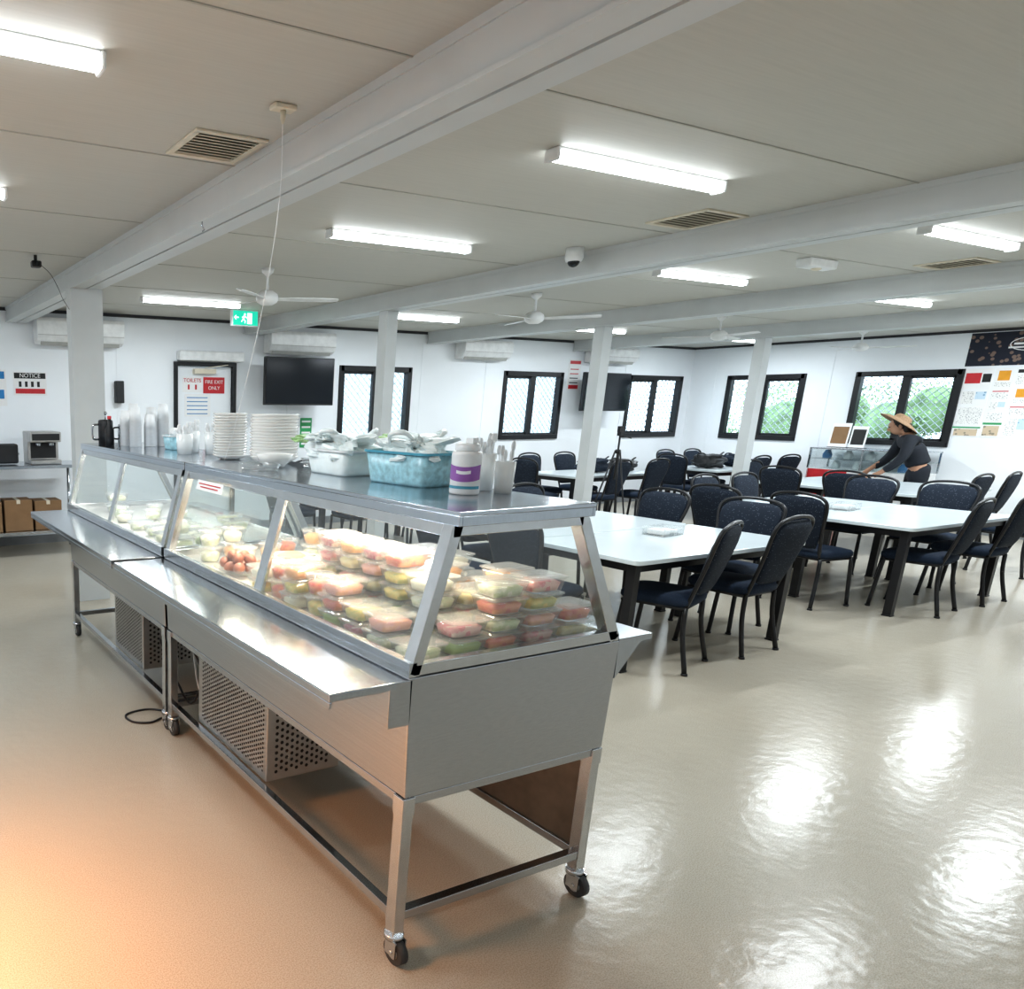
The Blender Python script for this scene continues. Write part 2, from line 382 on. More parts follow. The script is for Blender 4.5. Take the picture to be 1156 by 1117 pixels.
# fans
def fan(x,y):
    e=empty('ceiling_fan',(x,y,H),.5,'white three-blade ceiling fan hanging on a short rod','fan',group='white ceiling fans')
    obj('rod',MB().lathe([(.0,0),(.05,0),(.045,-.03),(.02,-.05),(.011,-.06),(.011,-.17),(.0,-.17)]),[M['white']],parent=e)
    obj('motor',MB().lathe([(.0,-.16),(.045,-.165),(.08,-.19),(.09,-.22),(.08,-.25),(.045,-.27),(0,-.275)]),[M['white']],parent=e)
    for k in range(3):
        mb=MB(); 
        rs=[]
        for r_,w in [(.07,.02),(.13,.025),(.17,.038),(.3,.046),(.45,.046),(.54,.038),(.57,.02)]:
            rs.append([(r_,-w,.008),(r_,w,-.006),(r_,w,-.010),(r_,-w,.004)])
        mb.loft(rs,0,False); obj('blade',mb,[M['white']],parent=e,loc=(0,0,-.225),rot=(0,0,k*2*PI/3))
    return e
f0=fan(3.05,5.45); f0.rotation_euler=(0,0,-.35)
for p,r in [((5.95,5.45,H),1.2),((9.25,5.75,H),.2),((12.6,5.9,H),.9)]: dup(f0,p,r)
# AC units
def ac(x0,x1,z0,z1,y=YN):
    w=(x1-x0)/2;h=z1-z0
    e=empty('air_conditioner',((x0+x1)/2,y-.003,z0),0,'white split-system air conditioner high on the wall','air conditioner',group='wall air conditioners')
    prof=[(0,0),(-.10,0),(-.17,.03),(-.21,.10),(-.215,h-.04),(-.19,h),(0,h)]
    rings=[[(xx,a,b) for a,b in prof] for xx in (-w,w)]
    obj('casing',MB().loft(rings,0,False),[M['white']],parent=e,bevel=.01)
    obj('outlet_flap',MB().bar((-w+.05,-.145,.012),(w-.05,-.145,.012),.006,.06,0,up=(0,-.5,1)),[M['seam']],parent=e)
    obj('panel_line',MB().box(-w+.01,w-.01,-.2175,-.214,.09,.094),[M['seam']],parent=e)
    return e
ac(1.95,2.98,2.31,2.59);ac(4.95,5.95,2.31,2.58);ac(8.20,9.15,2.34,2.60);ac(10.95,12.0,2.36,2.60)
# TVs
def tv(x,z,w,h,y,rz):
    e=empty('television',(x,y,z),rz,'black flat screen television on a wall arm','television',group='wall televisions')
    obj('casing',MB().box(-w/2,w/2,-.03,.03,-h/2,h/2),[M['plblack']],parent=e,bevel=.008)
    obj('screen',MB().box(-w/2+.015,w/2-.015,-.034,-.031,-h/2+.02,h/2-.015),[M['tv']],parent=e)
    obj('wall_bracket',MB().box(-.12,.12,.03,.05,-.12,.12).bar((0,.05,0),(0,.30,0),.05,.08).box(-.08,.08,.296,.312,-.1,.1),[M['plblack']],parent=e)
tv(5.32,1.95,1.02,.60,YN-.32,-.04);tv(11.15,1.89,1.12,.60,YN-.318,.03)
# ------------------------------------------------------------ signs
RN=(PI/2,0,0); RE=(PI/2,0,-PI/2)
def sign_n(name,x0,x1,z0,z1,base,label,y=YN):
    e=empty(name,((x0+x1)/2,y-.003,(z0+z1)/2),0,label,'sign')
    w=(x1-x0)/2;h=(z1-z0)/2
    obj('panel',MB().box(-w,w,-.003,.003,-h,h),[base],parent=e)
    return e,w,h
def blk(e,x0,x1,z0,z1,m,name='panel_block',t=.0045): return obj(name,MB().box(x0,x1,-t,-.003,z0,z1),[m],parent=e)
e,w,h=sign_n('notice_sign',1.70,2.08,1.74,2.0,M['signw'],'white notice sign with black header and red strip')
blk(e,-w+.01,w-.01,h-.072,h-.01,M['ink']); text('NOTICE',.066,e,(0,-.006,h-.041),RN,M['signw']); blk(e,-w+.02,w-.02,-h+.02,-h+.075,M['red'])
for i in range(4): e2=blk(e,-.13+i*.07,-.10+i*.07,-.035,.025,M['ink'])
e,w,h=sign_n('notice_sign',1.36,1.62,1.62,2.02,M['signw'],'blue and white notice sheet'); blk(e,-w+.02,w-.02,.1,h-.02,M['bluep']); blk(e,-w+.03,w-.03,-.12,-.02,M['bluep'])
YD=YN+.021
e,w,h=sign_n('toilets_sign',3.81,4.08,1.80,1.99,M['signw'],'small white toilets sign with red lettering',y=YD); text('TOILETS',.066,e,(0,-.006,.05),RN,M['red'])
for i in (-1,1): blk(e,i*.05-.012,i*.05+.012,-.06,-.0,M['red'])
e,w,h=sign_n('fire_exit_sign',4.10,4.40,1.79,1.99,M['red'],'red fire exit only sign on the door',y=YD)
text('FIRE EXIT',.062,e,(0,-.006,.04),RN,M['signw']);text('ONLY',.062,e,(0,-.006,-.035),RN,M['signw'])
e,w,h=sign_n('notice_sheet',3.84,4.2,1.5,1.78,M['signw'],'white printed sheets on the door',y=YD)
for i in range(5): blk(e,-w+.03,w-.04,.09-i*.05,.10-i*.05,M['bluep'])
e,w,h=sign_n('safety_sign',10.62,10.90,1.92,2.40,M['signw'],'white wall sign with red header and lettering'); blk(e,-w+.02,w-.02,h-.07,h-.02,M['red']);blk(e,-w+.03,w-.03,-h+.02,-h+.08,M['red'])
for i in range(4): blk(e,-w+.04,w-.05,.08-i*.07,.095-i*.07,M['red'] if i<2 else M['ink'])
e,w,h=sign_n('first_aid_sign',5.56,5.74,1.08,1.48,M['grn'],'narrow green and white safety sign')
for i in range(5): blk(e,-w+.02,w-.02,h-.06-i*.075,h-.035-i*.075,M['signw'])
e,w,h=sign_n('notice_sheet',5.92,6.08,1.9,2.14,M['signw'],'small white sheet on the wall'); blk(e,-w+.02,w-.02,.02,.03,M['ink']); blk(e,-w+.02,w-.02,-.05,-.04,M['ink'])
obj('wall_speaker',MB().box(2.90,3.0,YN-.10,YN-.002,1.66,1.92),[M['plblack']],label='small black speaker box on the wall',cat='speaker',bevel=.01)
# exit sign
e=empty('exit_sign',(4.12,7.88,2.605),.0,'green running-man emergency exit sign hung from the ceiling','exit sign')
obj('housing',MB().box(-.165,.165,-.03,.03,-.09,.085),[M['white']],parent=e,bevel=.005)
obj('sign_face',MB().box(-.155,.155,-.034,-.031,-.08,.072),[M['green']],parent=e)
obj('doorway_symbol',MB().box(.02,.08,-.037,-.0345,-.065,.05),[M['signlit']],parent=e)
mb=MB().ball((-.012,-.037,.035),(.012,.002,.012)).bar((-.015,-.037,.022),(-.03,-.037,-.015),.003,.02).bar((-.03,-.037,-.015),(-.005,-.037,-.035),.003,.011).bar((-.005,-.037,-.035),(-.01,-.037,-.06),.003,.01).bar((-.03,-.037,-.015),(-.055,-.037,-.045),.003,.011).bar((-.015,-.037,.018),(.015,-.037,-.003),.003,.009).bar((-.015,-.037,.018),(-.048,-.037,.0),.003,.009).bar((-.09,-.037,0),(-.14,-.037,0),.003,.012).bar((-.14,-.037,0),(-.12,-.037,.022),.003,.01).bar((-.14,-.037,0),(-.12,-.037,-.022),.003,.01)
obj('running_figure_symbol',mb,[M['signlit']],parent=e)
# ceiling bits
e=empty('dome_camera',(4.50,3.84,H),0,'white security dome camera with dark lens under the ceiling','security camera')
obj('camera_base',MB().lathe([(0,0),(.055,0),(.058,-.06),(.05,-.085),(0,-.085)]),[M['white']],parent=e); obj('dome',MB().ball((0,0,-.085),(.038,.038,.036)),[M['tv']],parent=e)
e=empty('emergency_light',(6.37,3.35,H),.0,'white rectangular emergency light box on the ceiling','emergency light')
obj('housing',MB().box(-.17,.17,-.05,.05,-.06,0),[M['white']],parent=e,bevel=.01);obj('lens',MB().ball((0,0,-.06),(.04,.03,.015)),[M['offw']],parent=e)
e=empty('power_outlet',(1.49,2.58,H),0,'white ceiling power box holding a hanging cord','power outlet')
obj('box',MB().box(-.045,.045,-.025,.025,-.018,0),[M['offw']],parent=e,bevel=.006);obj('plug',MB().lathe([(0,-.018),(.011,-.018),(.009,-.045),(.003,-.06),(0,-.06)]),[M['offw']],parent=e)
def curve(pts,n=10):
    P=[Vector(p) for p in pts]; P=[P[0]*2-P[1]]+P+[P[-1]*2-P[-2]]; out=[]
    for i in range(1,len(P)-2):
        for k in range(n):
            t=k/n; a,b,c,d_=P[i-1:i+3]
            out.append(.5*((2*b)+(-a+c)*t+(2*a-5*b+4*c-d_)*t*t+(-a+3*b-3*c+d_)*t**3))
    out.append(P[-2]); return out
obj('hanging_cord',MB().tube(curve([(1.49,2.58,2.64),(1.52,2.64,2.4),(1.56,2.80,2.1),(1.58,2.97,1.8),(1.60,3.14,1.55),(1.61,3.26,1.393)]),.0015,6),[M['white']],label='thin white power cord hanging from the ceiling box',cat='cord')
e=empty('security_camera',(1.30,5.75,H),0,'small black security camera under the ceiling with short cable','security camera')
obj('camera_body',MB().box(-.035,.035,-.045,.02,-.085,-.04),[M['plblack']],parent=e,bevel=.01);obj('lens',MB().cyl((0,-.044,-.063),(0,-.055,-.066),.014),[M['tv']],parent=e);obj('mount',MB().cyl((0,0,0),(0,0,-.045),.012),[M['plblack']],parent=e)
obj('cable',MB().tube(curve([(0.035,0,-.06),(.12,.06,-.11),(.20,.16,-.19),(.26,.27,-.25),(.315,.292,-.32)]),.0022,6),[M['plblack']],parent=e)
e=empty('ceiling_hook',(1.60,3.62,ZB),0,'small steel hook under the ceiling beam','hook')
obj('hook_wire',MB().tube(curve([(0.05,0,0),(0.05,0,-.02),(.062,0,-.035),(0.05,0,-.045)]),.003,6),[M['steel']],parent=e)
# ------------------------------------------------------------ posters on the east wall
def poster(y0,y1,z0,z1,base,blocks,label,cat='poster'):
    e=empty('poster',(XR-.002,(y0+y1)/2,(z0+z1)/2),0,label,cat)
    w=(y1-y0)/2;h=(z1-z0)/2
    obj('sheet',MB().box(-.002,.002,-w,w,-h,h),[base],parent=e)
    for (a,b,c_,d_,m) in blocks:
        obj('print_block',MB().box(-.0032,-.0021,w-2*w*b,w-2*w*a,-h+2*h*c_,-h+2*h*d_),[m],parent=e)
    return e
M['banner']=spots('banner_print',(.012,.015,.03),(.22,.15,.12),14,.3,.5)
M['pcol1']=spots('poster_print_warm',(.62,.50,.36),(.30,.26,.20),22,.3,.5)
M['pcol2']=spots('poster_print_blue',(.55,.68,.78),(.20,.36,.50),25,.3,.5)
M['orange']=mat('orange_print',(.75,.34,.03),.5)
M['greyp']=spots('fine_print',(.82,.82,.80),(.40,.40,.41),70,.32,.5)
e=poster(4.05,5.20,2.22,2.645,M['banner'],[(.38,.58,.60,.66,M['signw']),(.34,.62,.5,.55,M['signw'])],'dark team banner with pale oval emblem','banner')
mb=MB(); 
for k in range(24):
    a=2*PI*k/24;b=2*PI*(k+1)/24; mb.bar((-.004,.0+.17*math.cos(a),.05+.08*math.sin(a)),(-.004,.17*math.cos(b),.05+.08*math.sin(b)),.004,.01)
obj('emblem_ring',mb,[M['signw']],parent=e)
random.seed(9)
yy=5.18; S_=M['signw']
PT=[[(.1,.9,.82,.92,'red'),(.08,.92,.1,.75,'greyp')],[(.05,.95,.28,.95,'pcol1'),(.08,.92,.08,.2,'grn')],[(.08,.92,.1,.9,'greyp')],
[(.2,.8,.42,.88,'orange'),(.1,.9,.12,.32,'greyp')],[(.05,.95,.4,.95,'pcol2'),(.08,.92,.08,.34,'greyp')],[(.08,.5,.1,.9,'greyp'),(.55,.92,.4,.9,'pcol2')],
[(.08,.92,.72,.9,'ink'),(.08,.92,.1,.6,'greyp')],[(.0,1,.86,1,'grn'),(.08,.92,.1,.78,'pcol1')]]
ci=0
while yy>4.1:
    ww=[.30,.20,.26,.22,.3][ci%5]; z=2.19; ri=0
    while True:
        hh=random.choice([.14,.2,.24,.28])
        if z-hh<1.16: break
        p=PT[(ci*3+ri*5)%8]
        if ci==0 and ri==0: p=[(.05,.6,.3,.8,'red'),(.65,.95,.35,.75,'ink')]
        ins=random.uniform(0,.012)
        poster(yy-ww+ins,yy-.005,z-hh+random.uniform(.002,.012),z-.004,S_,[(a,b,c_,d_,M[m]) for a,b,c_,d_,m in p],'printed notice sheet pinned among others on the wall')
        z-=hh; ri+=1
    yy-=ww; ci+=1
# ------------------------------------------------------------ dining tables
def table(x0,x1,y0,y1):
    w=(x1-x0)/2;h=(y1-y0)/2
    e=empty('dining_table',((x0+x1)/2,(y0+y1)/2,0),0,'white laminate dining table with square black steel legs','table',group='white dining tables')
    obj('tabletop',MB().loft([sup(0,0,.712,w,h,30,48),sup(0,0,.742,w,h,30,48)],0,False),[M['tabletop']],parent=e,bevel=.004)
    fr=MB().box(-w+.06,w-.06,-h+.06,-h+.09,.655,.711).box(-w+.06,w-.06,h-.09,h-.06,.655,.711).box(-w+.06,-w+.09,-h+.09,h-.09,.655,.711).box(w-.09,w-.06,-h+.09,h-.09,.655,.711)
    obj('apron',fr,[M['black']],parent=e)
    for sx in (-1,1):
        for sy in (-1,1):
            obj('leg',MB().box(-.028,.028,-.028,.028,.012,.711).box(-.032,.032,-.032,.032,0,.012),[M['black']],parent=e,loc=(sx*(w-.075),sy*(h-.075),0),bevel=.003)
    return e
t0=table(4.25,6.05,2.9,3.745)
for x,y in [(5.15,4.18),(8.4,3.32),(8.4,4.18),(11.35,4.52),(11.35,5.38),(9.6,7.42),(12.5,7.32),(5.5,7.32)]: dup(t0,(x,y,0))
# ------------------------------------------------------------ chairs
def chair():
    e=empty('dining_chair',(0,0,0),0,'navy upholstered banquet chair with black tubular steel frame','chair',group='navy dining chairs')
    R=[]
    for z,a,b in [(.422,.17,.17),(.428,.205,.205),(.445,.218,.218),(.470,.218,.218),(.488,.205,.205),(.499,.16,.16),(.502,.08,.08)]: R.append(sup(0,.02,z,a,b,5,28))
    obj('seat',MB().loft(R),[M['navy']],parent=e)
    R=[];f=lambda z:-.185-(z-.45)*.235
    for z,a,t in [(.505,.10,.010),(.512,.145,.020),(.56,.162,.030),(.65,.182,.036),(.75,.203,.038),(.83,.214,.036),(.89,.206,.030),(.925,.170,.022),(.942,.11,.008)]: R.append(sup(0,f(z),z,a,t,3.0,28))
    obj('backrest',MB().loft(R),[M['navyb']],parent=e)
    hp=[(-.172,-.165,.43),(-.174,-.185,.50),(-.198,-.240,.70),(-.224,-.275,.84),(-.212,-.294,.92),(-.14,-.306,.958),(0,-.310,.972)]
    hp=hp+[(-x,y,z) for x,y,z in hp[-2::-1]]
    obj('back_frame',MB().tube(curve(hp,4),.0125,8),[M['black']],parent=e)
    obj('seat_rail',MB().tube([(-.19,-.16,.42),(-.195,.20,.42),(.195,.20,.42),(.19,-.16,.42),(-.19,-.16,.42)],.011,8),[M['black']],parent=e)
    for s in (-1,1):
        obj('leg',MB().tube(curve([(s*.195,.19,.425),(s*.20,.205,.25),(s*.21,.225,.012)],4),.015,8).cyl((s*.21,.225,.014),(s*.21,.226,0),.019),[M['black']],parent=e)
        obj('leg',MB().tube(curve([(s*.18,-.165,.425),(s*.190,-.175,.25),(s*.215,-.225,.012)],4),.015,8).cyl((s*.215,-.225,.014),(s*.215,-.226,0),.019),[M['black']],parent=e)
    return e
c0=chair(); c0.location=(4.77,3.03,0); c0.rotation_euler=(0,0,.30)
Fy,By,Fx,Bx=0,PI,-PI/2,PI/2
CHL=[(5.52,3.04,Fy+.05),(6.02,3.42,Bx+.1),(6.02,4.17,Bx-.05),(4.12,3.50,Fx),(4.05,4.17,Fx+.03),(4.85,4.62,By),(5.5,4.64,By),
(8.05,3.02,Fy+.12),(8.90,3.02,Fy+.02),(7.42,3.52,Fx-.12),(7.36,4.2,Fx),(9.37,3.54,Bx),(9.38,4.17,Bx),(8.1,4.64,By),(8.75,4.62,By),
(11.15,4.12,Fy),(11.85,4.12,Fy+.1),(10.42,4.62,Fx),(10.42,5.3,Fx),(10.75,3.35,Fy-.1),(11.0,5.82,By),
(9.2,7.02,Fy+.1),(9.98,7.02,Fy),(8.52,7.45,Fx),(9.2,7.95,By),(9.95,7.95,By),
(12.15,6.92,Fy),(12.9,6.92,Fy-.1),(11.48,7.35,Fx),(12.2,7.85,By),(12.9,7.85,By),
(5.1,6.92,Fy),(5.9,6.92,Fy),(4.5,7.35,Fx),(6.55,7.35,Bx),(5.2,7.82,By),(5.9,7.82,By)]
for x,y,r in CHL: dup(c0,(x,y,0),r)
# ------------------------------------------------------------ display counters
CX=1.74; L=1.81
def cart(y0,label,cy0,cy1):
    e=empty('food_display_counter',(CX,y0,0),0,label,'display counter',group='stainless steel food display counters')
    rings=[[(-.41,y,.56),(.41,y,.56),(.425,y,.93),(-.425,y,.93)] for y in (0.0,L)]
    obj('body',MB().loft(rings,0,False),[M['steel']],parent=e,bevel=.004)
    obj('front_apron',MB().box(-.49,-.412,.0,L,.79,.925),[M['steel']],parent=e,bevel=.003)
    obj('tray_shelf',MB().box(-.69,-.47,-.005,L-.02,.905,.928).box(-.69,-.68,-.005,L-.02,.885,.906),[M['steel2']],parent=e,bevel=.003)
    mb=MB().box(.42,.58,.0,L-.02,.915,.935)
    for y in (.0,L*.5,L-.04): mb.add([(.42,y,.915),(.53,y,.915),(.422,y,.80),(.42,y+.012,.915),(.53,y+.012,.915),(.422,y+.012,.80)],[(0,2,1),(3,4,5),(0,1,4,3),(1,2,5,4),(2,0,3,5)])
    obj('tray_shelf',mb,[M['steel2']],parent=e)
    obj('deck',MB().box(-.40,.40,.02,L-.02,.93,.934),[M['deck']],parent=e)
    for sx in (-1,1):
        for y in (.02,L-.02):
            lg=obj('leg',MB().box(-.02,.02,-.02,.02,.095,.558).box(-.0225,.0225,-.0225,.0225,.50,.557),[M['frame']],parent=e,loc=(sx*.392,y+(.002 if y<.1 else -.002),0),bevel=.002)
            obj('caster_fork',MB().cyl((0,0,.098),(0,0,.08),.03).box(-.022,-.017,-.035,.012,.03,.085).box(.017,.022,-.035,.012,.03,.085).cyl((-.025,-.015,.042),(.025,-.015,.042),.007,n=8),[M['frame']],parent=lg)
            obj('caster_wheel',MB().cyl((-.014,-.015,.041),(.014,-.015,.041),.041,n=22).cyl((-.016,-.015,.041),(.016,-.015,.041),.022,n=16,m=1),[M['rubber'],M['steeld']],parent=lg)
    fr=MB()
    for y in (.02,L-.02): fr.box(-.385,.385,y-.015,y+.015,.145,.175); fr.box(-.385,.385,y-.015,y+.015,.53,.558)
    for sx in (-.392,.392): fr.box(sx-.015,sx+.015,.04,L-.04,.145,.175); fr.box(sx-.015,sx+.015,.04,L-.04,.53,.558)
    obj('base_frame',fr,[M['steel']],parent=e,bevel=.002)
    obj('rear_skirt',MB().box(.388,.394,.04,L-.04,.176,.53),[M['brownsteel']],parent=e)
    fx0,fz0,fx1,fz1=-.415,.935,-.300,1.355; bx0,bx1=.405,.185
    posts=MB(); W_=.040
    for y in (W_/2,L/2,L-W_/2):
        ww=W_ if y!=L/2 else .060
        posts.bar((fx0+.006,y,fz0),(fx1+.006,y,fz1),ww,.036 if y!=L/2 else .016,0,up=(-1,0,.25))
        if y!=L/2: posts.bar((bx0-.006,y,fz0),(bx1-.006,y,fz1),ww,.040,0,up=(1,0,.4))
    for y in (.014,L-.014):
        posts.box(fx0,bx0,y-.014,y+.014,.934,.966)
        posts.box(fx1,bx1,y-.014,y+.014,1.316,1.35)
    posts.box(fx0-.014,fx0+.014,0,L,.93,.974); posts.box(fx1-.014,fx1+.014,0,L,1.312,1.35)
    posts.box(bx0-.01,bx0+.012,0,L,.93,.955)
    obj('post_frame',posts,[M['frame']],parent=e,bevel=.002)
    def q(nm,a,b,c_,d_): obj(nm,MB().add([a,b,c_,d_],[(0,1,2,3)]),[M['glass']],parent=e)
    q('front_glass',(fx0,.03,fz0+.02),(fx0,L/2-.02,fz0+.02),(fx1,L/2-.02,fz1-.02),(fx1,.03,fz1-.02)); q('front_glass',(fx0,L/2+.02,fz0+.02),(fx0,L-.03,fz0+.02),(fx1,L-.03,fz1-.02),(fx1,L/2+.02,fz1-.02))
    q('side_glass',(fx0,.02,.945),(bx0,.02,.945),(bx1,.02,1.35),(fx1,.02,1.35)); q('side_glass',(fx0,L-.02,.945),(bx0,L-.02,.945),(bx1,L-.02,1.35),(fx1,L-.02,1.35))
    top=MB().box(-.315,.205,-.02,L+.005,1.372,1.385).box(-.315,-.303,-.02,L+.005,1.345,1.373).box(.193,.205,-.02,L+.005,1.345,1.373).box(-.303,.193,-.02,-.008,1.345,1.373)
    obj('top_shelf',top,[M['steel2']],parent=e,bevel=.002)
    obj('lamp_tube',MB().cyl((-.16,.12,1.345),(-.16,L-.12,1.345),.014,n=12),[M['warmtube']],parent=e)
    obj('compressor_box',MB().box(-.37,-.02,cy0,cy1,.176,.555),[M['steeld']],parent=e,bevel=.004)
    gr=MB(); R_=.0056; st=.0175
    for i in range(int((cy1-cy0-.05)/st)):
        for j in range(16):
            y=cy0+.03+i*st; z=.215+j*st*1.15+(st*.55 if i%2 else 0)
            gr.add([(-.3715,y+R_*math.cos(PI/3*k),z+R_*math.sin(PI/3*k)) for k in range(6)],[(5,4,3,2,1,0)],0)
    obj('vent_grille',gr,[M['hole']],parent=e)
    gr=MB(); R_=.0082; st=.024
    for i in range(11):
        for j in range(11):
            x=-.325+i*st; z=.215+j*st*1.15+(st*.55 if i%2 else 0)
            gr.add([(x+R_*math.cos(PI/3*k),cy0-.0015,z+R_*math.sin(PI/3*k)) for k in range(6)],[(0,1,2,3,4,5)],0)
    obj('vent_grille',gr,[M['hole']],parent=e)
    return e
Y1,Y2=1.50,3.345
cart(Y1,'stainless steel refrigerated display counter with slanted glass, stocked with boxed food',.86,1.52)
cart(Y2,'stainless steel glass display counter standing behind the nearer one',.44,.95)
for y in (Y1,Y2):
    ld=bpy.data.lights.new('case_lamp','AREA'); ld.shape='RECTANGLE'; ld.size=.06; ld.size_y=1.5; ld.energy=10.5 if y==Y1 else 4; ld.color=(1,.84,.62) if y==Y1 else (.95,.97,1)
    lo=bpy.data.objects.new('case_lamp',ld); lo.location=(CX-.16,y+.9,1.325); COL.objects.link(lo)
e=empty('glass_sticker',(1.403,2.98,1.30),0,'small white sticker with red print on the glass','sticker')
T=Matrix.Rotation(math.atan2(.11,.42),4,'Y')
obj('sticker_sheet',MB().box(-.004,-.002,-.13,.13,-.022,.022,0,T),[M['signw']],parent=e)
for k in range(2): obj('red_print',MB().box(-.0055,-.0041,-.11+.02*k,.11-.02*k,.004-.014*k,.009-.014*k,0,T),[M['red']],parent=e)
obj('power_cable',MB().tube(curve([(1.36,3.5,.45),(1.40,3.35,.25),(1.42,3.22,.18),(1.45,3.15,.35),(1.43,3.28,.5)]),.006,6),[M['plblack']],label='black power cable looped under the counter',cat='cable')
obj('power_cable',MB().tube(curve([(1.55,3.5,.4),(1.50,3.30,.22),(1.52,3.17,.20),(1.55,3.12,.40)]),.006,6),[M['white']],label='white power cable looped under the counter',cat='cable')
obj('floor_cable',MB().tube(curve([(1.46,3.50,.006),(1.34,3.62,.006),(1.20,3.60,.006),(1.20,3.50,.006),(1.28,3.45,.006),(1.36,3.48,.006)]),.006,6),[M['plblack']],label='black cable lying in a loop on the floor',cat='cable')
# ------------------------------------------------------------ food containers
def box_tub():
    e=empty('food_container',(0,0,-5),0,'clear lidded plastic container filled with food','food container',group='boxed food in the display counter')
    mb=MB().loft([sup(0,0,.0,.056,.041,10,24),sup(0,0,.004,.059,.044,10,24),sup(0,0,.046,.068,.053,10,24)],0,True)
    obj('tub',mb,[M['clearpl']],parent=e)
    obj('lid',MB().loft([sup(0,0,.046,.072,.057,10,24),sup(0,0,.0505,.072,.057,10,24),sup(0,0,.0505,.063,.048,10,24),sup(0,0,.0525,.061,.046,10,24)],0,False),[M['lid']],parent=e)
    obj('food_filling',MB().loft([sup(0,0,.003,.053,.038,6,20),sup(0,0,.028,.059,.044,6,20),sup(0,0,.037,.044,.032,4,20)],0,True),[FOOD[0]],parent=e)
    return e
def round_tub():
    e=empty('food_tub',(0,0,-5),0,'round clear plastic tub filled with salad','food container',group='round tubs in the display counter')
    obj('tub',MB().lathe([(0,0),(.042,0),(.056,.062),(.059,.065)],n=20),[M['clearpl']],parent=e)
    obj('lid',MB().lathe([(.060,.064),(.061,.070),(.05,.071),(.048,.074),(0,.074)],n=20),[M['lid']],parent=e)
    obj('food_filling',MB().lathe([(0,.003),(.038,.003),(.047,.038),(.03,.048),(0,.050)],n=20),[FOOD[0]],parent=e)
    return e
BT=box_tub(); RT=round_tub()
bt_f=[k for k in kids(BT) if k.name.startswith('food_filling')][0].name
rt_f=[k for k in kids(RT) if k.name.startswith('food_filling')][0].name
random.seed(11)
DZ=.9345
PAL1=[FOOD[i] for i in (0,0,1,2,3,4,5,6,6,8,8,9,10,11,10,7)]
def put(kind,x,y,z,r,pal=None):
    fm=random.choice(pal or PAL1)
    if kind==0: return dup(BT,(x,y,z),r,mats={bt_f:fm})
    return dup(RT,(x,y,z),r,mats={rt_f:fm})
COLS=[1.44,1.594,1.748,1.902,2.056]
for iy in range(8):
    y=1.62+iy*.128
    for ix,x in enumerate(COLS):
        hm=[2,4,4,4,1][ix]
        n=random.choice([hm,hm,hm-1]) if hm>1 else 1
        if iy in (2,3,4,5) and ix in (0,1): n+=1
        if iy==7: n=min(n,2)
        if iy==0: n=[1,2,4,4,2][ix]
        rd=(ix==0 and iy in (4,6)) or (ix==1 and iy==6)
        if rd:
            for j in range(min(n,2)): put(1,x,y,DZ+j*.075,0)
        else:
            for j in range(n): put(0,x+random.uniform(-.005,.005),y+random.uniform(-.003,.003),DZ+j*.0535,random.uniform(-.04,.04))
for x,y in [(1.47,3.12),(1.62,3.18),(1.78,3.09),(1.93,3.18),(1.62,3.05),(1.95,2.97)]:
    for j in range(random.choice([1,2,2])): put(1,x,y,DZ+.075*j,0)
PAL2=[FOOD[10],FOOD[4],FOOD[10],FOOD[7],FOOD[11]]
for x,y in [(1.48,3.5),(1.64,3.52),(1.80,3.5),(1.48,3.68),(1.68,3.7),(1.86,3.7),(1.5,3.88),(1.70,3.92),(1.48,4.1),(1.68,4.12),(1.48,4.4),(1.68,4.42),(1.86,4.4),(1.53,4.62),(1.78,4.65),(1.58,4.85)]:
    for j in range(random.choice([1,1,2])): put(random.choice([0,0,1]),x,y,DZ+.076*j,random.uniform(-.2,.2),PAL2)
for r in (BT,RT):
    for k in kids(r): bpy.data.objects.remove(k)
    bpy.data.objects.remove(r)
def bowl(name,x,y,z,r,h,m,label,cat='bowl'):
    return obj(name,MB().lathe([(0,0),(r*.5,0),(r*.55,.006),(r*.85,h*.55),(r,h),(r*.97,h),(r*.8,h*.55),(r*.5,.01),(0,.01)],n=28),[m],loc=(x,y,z),label=label,cat=cat)
BXE,BYE=1.485,2.82
bowl('serving_bowl',BXE,BYE,DZ,.125,.035,M['clearpl'],'shallow clear dish holding boiled eggs')
eg=None
for k,(dx,dy,dz) in enumerate([(0,0,0),(.055,.01,0),(-.055,.0,0),(.0,.065,0),(.01,-.065,0),(.06,.07,.008),(-.05,-.07,.008),(-.05,.07,.008),(.06,-.06,.008),(.025,.03,.038),(-.03,-.02,.038),(.01,-.055,.038),(-.02,.055,.038)]):
    p=(BXE+dx,BYE+dy,DZ+.034+dz)
    if eg is None:
        eg=obj('boiled_egg',MB().ball((0,0,0),(.024,.031,.024)),[M['egg']],loc=p,label='brown boiled egg piled with others in a dish',cat='egg',group='boiled eggs')
    else:
        c=eg.copy(); COL.objects.link(c); c.location=p; c.rotation_euler=(0,0,random.uniform(0,3))
bowl('serving_bowl',1.75,2.84,DZ,.09,.06,M['porcelain'],'white bowl of salad in the display counter')
obj('salad',MB().ball((0,0,0),(.075,.075,.03)),[FOOD[7]],loc=(1.75,2.84,DZ+.045),label='mixed green salad in a bowl',cat='salad')
